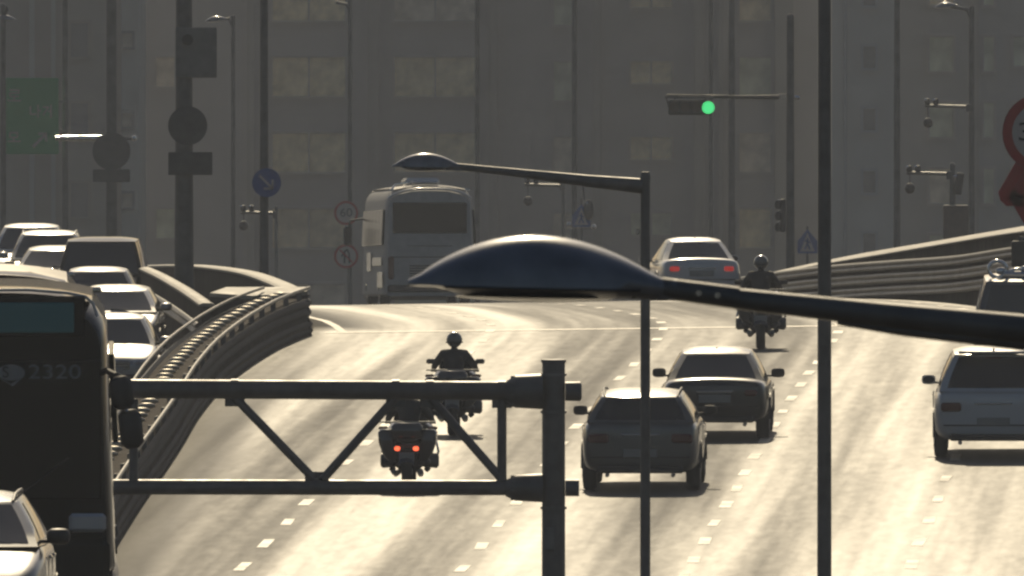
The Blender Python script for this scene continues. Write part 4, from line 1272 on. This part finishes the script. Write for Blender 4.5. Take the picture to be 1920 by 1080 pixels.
MB().box((-1.262, -4.0, .70), (.02, 2.6, .42), bev=.008).build("luggage_door", P_COACH_TOP, coach)

GB = "buses on the left carriageway"
s = 175
X = (-17 - 960) / s; d = F / s
cb = bus("city_bus", "near dark city bus at the left edge showing the number 2320", P_BUS, P_BUSROOF, (X, d + 5.5, left_z(d + 5.5) - .02), radians(180 + .85), H=3.38, corner=.36, group=GB)
# front face of this bus faces the camera (local +y). local x is mirrored in the picture
yf = 5.6 + .03
def fx_(px): return -(px - (-17)) / s
BY = (CZ - left_z(d)) * s + HOR
def fz_(py): return (BY - py) / s
MB().box((fx_(12), yf, fz_(592)), (1.30, .05, .34), bev=.02).build("destination_board", LED, cb)
MB().box((0, yf - .012, fz_(590)), (1.86, .05, .44), bev=.02).build("board_glass", BUSGLASS, cb)
MB().tube([(fx_(a), yf - .05, fz_(b)) for a, b in ((-225, 548), (-100, 541), (40, 540), (112, 546), (146, 553), (160, 566), (168, 590))], .018, 10).build("roof_edge_glint", P_WHITE, cb, smooth=60)  # added white tube standing in for the glint on the front roof edge
dg = text(cb, "2320", .215, (fx_(88), yf + .012, fz_(695)), DIGIT, "route_number", rz=pi, width=.56)
# round emblem with a swoosh and an S
em = MB().disc((fx_(6), yf + .004, fz_(695)), .15, (0, 1, 0), .006, 28, ry=.085).build("emblem_disc", DIGIT, cb)
MB().prism([(-.17, .01), (.02, -.10), (.17, .03), (.10, -.02), (.0, -.075), (-.12, -.02)], (fx_(6), yf + .006, fz_(703)), (-1, 0, 0), (0, 0, 1), .006).build("emblem_swoosh", DIGIT, cb)
text(cb, "S", .17, (fx_(-4), yf + .011, fz_(695)), P_BUS, "emblem_letter", rz=pi)
# mirror assembly at the picture's right side of the bus
mir = MB().tube([(fx_(180), 5.3, fz_(690)), (fx_(204), 5.75, fz_(700)), (fx_(222), 5.8, fz_(712))], .035, 8).build("mirror_arm", TRIM, cb)
MB().box((fx_(214), 5.85, fz_(732)), (.24, .14, .36), Matrix.Rotation(radians(8), 3, 'Y'), bev=.06).build("mirror_housing", TRIM, mir, smooth=50)
MB().box((fx_(231), 5.8, fz_(800)), (.25, .14, .42), Matrix.Rotation(radians(6), 3, 'Y'), bev=.06).build("mirror_housing", TRIM, mir, smooth=50)
MB().tube([(fx_(214), 5.8, fz_(755)), (fx_(228), 5.8, fz_(775))], .03, 8).build("mirror_link", CHROME, mir)

s = 160; X = (-50 - 960) / s; d = F / s
bus("city_bus", "cream-roofed bus directly behind the dark number 2320 bus", P_BUS, P_TAN, (X, d + 5.6, left_z(d + 5.6)), radians(181), H=3.2, corner=.3, group=GB)

# ------------------------------------------------------------------ motorcycles with riders
def skin_figure(name, verts, edges, m, parent=None, sub=2):
    me = bpy.data.meshes.new(name)
    me.from_pydata([v[0] for v in verts], edges, [])
    o = bpy.data.objects.new(name, me); COL.objects.link(o)
    sk = o.modifiers.new("skin", 'SKIN'); sb = o.modifiers.new("sub", 'SUBSURF'); sb.levels = sub; sb.render_levels = sub
    for i, v in enumerate(verts):
        r = v[1]; me.skin_vertices[0].data[i].radius = (r, r) if not isinstance(r, tuple) else r
    me.skin_vertices[0].data[0].use_root = True
    dg = bpy.context.evaluated_depsgraph_get()
    m2 = bpy.data.meshes.new_from_object(o.evaluated_get(dg)); m2.materials.clear(); m2.materials.append(m)
    m2.shade_smooth()
    bpy.data.objects.remove(o)
    q = bpy.data.objects.new(name, m2); COL.objects.link(q); q.parent = parent
    return q
def motorcycle(label, loc, rz, lit=False, boxy=True, group="police style touring motorcycles"):
    e = empty("motorcycle", loc, rz); tag(e, label, "motorcycle", group); pitch(e, lambda d: main_z(loc[0], d))
    for (y, r, w) in ((-.82, .32, .085), (.80, .32, .065)):
        c = Vector((0, y, r)); n = 26
        prof = [(r - .13, -w * .7), (r - .04, -w), (r, -w * .45), (r, w * .45), (r - .04, w), (r - .13, w * .7)]
        w_ = MB().loft([[c + Vector((o_, q * cos(2 * pi * k / n), q * sin(2 * pi * k / n))) for k in range(n)] for (q, o_) in prof] + [[c + Vector((-w * .7, (r - .13) * cos(2 * pi * k / n), (r - .13) * sin(2 * pi * k / n))) for k in range(n)]], cap=False).build("wheel", RUBBER, e, smooth=60)
        rm = MB().disc(c, .05, (1, 0, 0), .16, 12)
        for k in range(6):
            a = pi * k / 3; rm.tube([c, c + Vector((0, cos(a) * (r - .12), sin(a) * (r - .12)))], .014, 6)
        rm.build("rim", RIM, w_)
    # rear mudguard
    rr = []
    for k in range(9):
        a = radians(20 + 130 * k / 8); y = -.82 - .40 * cos(a); z = .32 + .40 * sin(a)
        rr.append([Vector((x, y, z + dz)) for x, dz in ((-.12, -.04), (-.10, .01), (0, .03), (.10, .01), (.12, -.04))])
    MB().loft(rr, closed=False, cap=False).build("mudguard", BIKE, e, smooth=60)
    # engine, tank, seat
    MB().box((0, .02, .50), (.46, .62, .42), bev=.10).build("engine", TRIM, e, smooth=40)
    for sx in (-1, 1): MB().tube([(sx * .16, .0, .48), (sx * .44, .05, .46), (sx * .47, .05, .46)], [.11, .12, .08], 12).build("cylinder_head", STEEL_D, e, smooth=40)
    rg = []
    for (y, w, z0, z1) in ((-.15, .12, .78, .90), (0, .18, .74, 1.0), (.25, .21, .72, 1.06), (.45, .17, .74, 1.02), (.55, .08, .80, .94)):
        rg.append([Vector((w * cos(a) * (1 if True else 1), y, (z0 + z1) / 2 + (z1 - z0) / 2 * sin(a))) for a in [2 * pi * k / 12 for k in range(12)]])
    MB().loft(rg).build("fuel_tank", BIKE, e, smooth=60)
    rg = []
    for (y, w, z0, z1) in ((-1.02, .14, .80, .88), (-.7, .19, .78, .91), (-.3, .19, .74, .86), (-.08, .13, .74, .84)):
        rg.append([Vector((w * cos(a), y, (z0 + z1) / 2 + (z1 - z0) / 2 * sin(a))) for a in [2 * pi * k / 12 for k in range(12)]])
    MB().loft(rg).build("seat", TRIM, e, smooth=60)
    # fairing and screen
    rg = []
    for (y, w, z0, z1) in ((.46, .36, .50, 1.08), (.62, .40, .52, 1.12), (.80, .34, .60, 1.10), (.96, .20, .74, 1.0), (1.02, .08, .8, .92)):
        rg.append([Vector((w * (abs(cos(a)) ** .7) * (1 if cos(a) > 0 else -1), y, (z0 + z1) / 2 + (z1 - z0) / 2 * (abs(sin(a)) ** .8) * (1 if sin(a) > 0 else -1))) for a in [2 * pi * k / 16 for k in range(16)]])
    MB().loft(rg).build("fairing", BIKE, e, smooth=60)
    MB().grid(lambda u, v: ((2 * u - 1) * (.30 - .08 * v), .80 - .26 * v - .10 * (2 * u - 1) ** 2, 1.05 + .34 * v), 8, 5).build("windshield", GLASS, e, smooth=180)
    # handlebar and mirrors
    MB().tube([(-.40, .30, 1.06), (-.24, .42, 1.08), (0, .50, 1.06), (.24, .42, 1.08), (.40, .30, 1.06)], .016, 8).build("handlebar", TRIM, e, smooth=60)
    for sx in (-1, 1):
        MB().tube([(sx * .34, .40, 1.06), (sx * .38, .50, 1.20), (sx * .40, .50, 1.21)], .01, 6).build("mirror_stem", TRIM, e)
        MB().box((sx * .415, .50, 1.215), (.16, .05, .085), bev=.024).build("mirror", TRIM, e, smooth=50)
        # panniers: upper guard, case, lower step
        rg = []
        for (z, xc, w, ln) in ((.46, .22, .10, .36), (.52, .25, .17, .44), (.60, .285, .22, .50), (.78, .325, .26, .56), (.95, .345, .25, .56), (1.0, .335, .19, .48)):
            rg.append([Vector((sx * xc + w / 2 * a_, -.72 + ln / 2 * b_, z)) for a_, b_ in ((-1, -.8), (-.7, -1), (.7, -1), (1, -.8), (1, .8), (.7, 1), (-.7, 1), (-1, .8))])
        MB().loft(rg).build("pannier", BIKE, e, smooth=50)
        MB().box((sx * .26, -.70, .47), (.20, .44, .14), bev=.05).build("pannier_foot", TRIM, e, smooth=50)
        MB().tube([(sx * .20, .35, .38), (sx * .40, .30, .40), (sx * .45, .30, .60), (sx * .40, .36, .84), (sx * .2, .4, .86)], .02, 8).build("crash_bar", CHROME, e, smooth=60)
        MB().tube([(sx * .14, .1, .30), (sx * .20, -.5, .27), (sx * .22, -1.0, .33)], [.04, .05, .045], 10).build("exhaust", STEEL, e, smooth=60)
        MB().ell((sx * .15, -1.15, .70), (.048, .03, .04), 10, 8).build("indicator", TRIM if not lit else TAIL_HOT, e)
        MB().box((sx * .40, -.60, 1.01), (.15, .16, .05), bev=.02).build("side_beacon", TAIL, e)
    MB().box((0, -.96, .98), (.50, .34, .26), bev=.06).build("top_box", BIKE, e, smooth=50)
    MB().box((0, -1.13, .745), (.22, .05, .07), bev=.02).build("tail_light", TAIL, e)
    MB().box((0, -1.15, .56), (.24, .02, .16), bev=.006).build("number_plate", PLATE, e)
    MB().box((0, -.82, 1.115), (.90 if boxy else .6, .09, .022), bev=.008).build("rear_rack", STEEL, e)
    MB().tube([(0, .86, .34), (0, .62, .98)], .05, 8).build("fork", STEEL, e)
    return e
def rider(label, loc, rz, helmet_m=HELMET, lean=0.0, group="riders on the motorcycles"):
    p = empty("person", loc, rz); tag(p, label, "person", group); pitch(p, lambda d: main_z(loc[0], d))
    V = [((0, -.28, .88), (.17, .14)), ((0, -.25, 1.02), (.16, .12)), ((0, -.18, 1.20), (.19, .13)), ((0, -.12, 1.34), (.17, .11)), ((0, -.08, 1.42), .065), ((0, -.05, 1.50), .06),
         ((-.19, -.12, 1.36), .085), ((-.33, .02, 1.17), .062), ((-.36, .24, 1.09), .042), ((.19, -.12, 1.36), .085), ((.33, .02, 1.17), .062), ((.36, .24, 1.09), .042),
         ((-.13, -.22, .88), .12), ((-.30, .16, .80), .088), ((-.27, .02, .42), .058), ((-.28, .08, .36), .05), ((-.28, .20, .34), .04),
         ((.13, -.22, .88), .12), ((.30, .16, .80), .088), ((.27, .02, .42), .058), ((.28, .08, .36), .05), ((.28, .20, .34), .04)]
    E = [(0, 1), (1, 2), (2, 3), (3, 4), (4, 5), (3, 6), (6, 7), (7, 8), (3, 9), (9, 10), (10, 11), (0, 12), (12, 13), (13, 14), (14, 15), (15, 16), (0, 17), (17, 18), (18, 19), (19, 20), (20, 21)]
    skin_figure("body", V, E, FAB_K, p)
    # gloved hands: palm and five fingers closed round the grip
    for sx in (-1, 1):
        hv = [((sx * .36, .25, 1.09), .036), ((sx * .365, .30, 1.085), .040)]; he = [(0, 1)]
        for k, ln in enumerate((.028, .034, .032, .024)):
            x = sx * (.335 + k * .021); i = len(hv)
            hv += [((x, .325, 1.088), .0105), ((x, .345 + ln * .3, 1.072), .010), ((x, .330, 1.048), .009), ((x, .308, 1.046), .008)]
            he += [(1, i), (i, i + 1), (i + 1, i + 2), (i + 2, i + 3)]
        i = len(hv); hv += [((sx * .325, .29, 1.065), .012), ((sx * .32, .315, 1.045), .010), ((sx * .335, .325, 1.036), .009)]; he += [(1, i), (i, i + 1), (i + 1, i + 2)]
        skin_figure("glove", hv, he, TRIM, p, sub=1)
        bt = MB(); bt.box((sx * .28, .13, .325), (.10, .28, .09), bev=.035); bt.build("boot", TRIM, p, smooth=50)
    # head in an open-face helmet: face, nose, eyes, ears hidden by the shell
    hd = MB().ell((0, -.005, 1.575), (.078, .095, .115), 16, 12); hd.build("face", SKIN, p, smooth=180)
    MB().ell((0, .09, 1.565), (.014, .02, .022), 8, 6).build("nose", SKIN, p)
    MB().box((0, .085, 1.52), (.045, .012, .01), bev=.003).build("mouth", S_DRED, p)
    for sx in (-1, 1): MB().ell((sx * .03, .083, 1.59), (.012, .01, .008), 8, 6).build("eye", S_BLACK, p)
    hm = MB().ell((0, -.03, 1.60), (.135, .155, .135), 20, 14).build("helmet", helmet_m, p, smooth=180)
    rim = MB().tube([(.138 * cos(a), -.03 + .158 * sin(a), 1.555 - .01 * sin(a)) for a in [2 * pi * k / 20 for k in range(21)]], .012, 6, cap=False).build("helmet_rim", TRIM, hm)
    MB().grid(lambda u, v: (.115 * sin((u - .5) * 2.4), -.03 + (.155 + .05 * v) * cos((u - .5) * 2.4), 1.63 - .02 * v), 8, 2).build("visor_peak", TRIM, hm, smooth=180)
    MB().box((0, -.19, 1.50), (.10, .06, .06), bev=.02).build("neck_guard", TRIM, hm)
    MB().tube([(-.16, -.37, 1.02), (0, -.40, 1.03), (.16, -.37, 1.02)], .03, 8).build("belt", TRIM, p, smooth=60)
    MB().box((.12, -.27, 1.28), (.07, .05, .12), bev=.02).build("radio", TRIM, p)
    return p
for (px, s, lb, lb2, lit, a) in ((852, 110.8, "dark touring motorcycle in the left lane, half behind the gantry beam", "rider in a black jacket and helmet, head clear above the gantry beam", False, -1.9),
                         (768, 116.8, "nearest motorcycle low behind the gantry with two lamps lit orange red", "rider mostly hidden behind the gantry beam on the bike with lit lamps", True, -2.2),
                         (1427, 100.9, "dark touring motorcycle by the tall pole, crossed by the big lamp arm", "helmeted rider seen above the big lamp arm, left of the tall dark pole", False, -1.0)):
    l = on_main(px, s)
    motorcycle(lb, l, radians(a), lit)
    rider(lb2, l, radians(a))

# ------------------------------------------------------------------ haze over the whole place
hz = MB().box((0, 2600, 24), (9400, 8700, 50)).build("haze", MATS["sign_white"])
hm = bpy.data.materials.new("haze_air"); hm.use_nodes = True
nt = hm.node_tree; nt.nodes.clear()
out = nt.nodes.new("ShaderNodeOutputMaterial"); vp = nt.nodes.new("ShaderNodeVolumePrincipled")
vp.inputs["Color"].default_value = (.74, .82, 1.0, 1)
vp.inputs["Density"].default_value = 0.00011
vp.inputs["Anisotropy"].default_value = 0.55
nt.links.new(vp.outputs[0], out.inputs["Volume"])
hz.data.materials.clear(); hz.data.materials.append(hm)
tag(hz, kind='stuff')
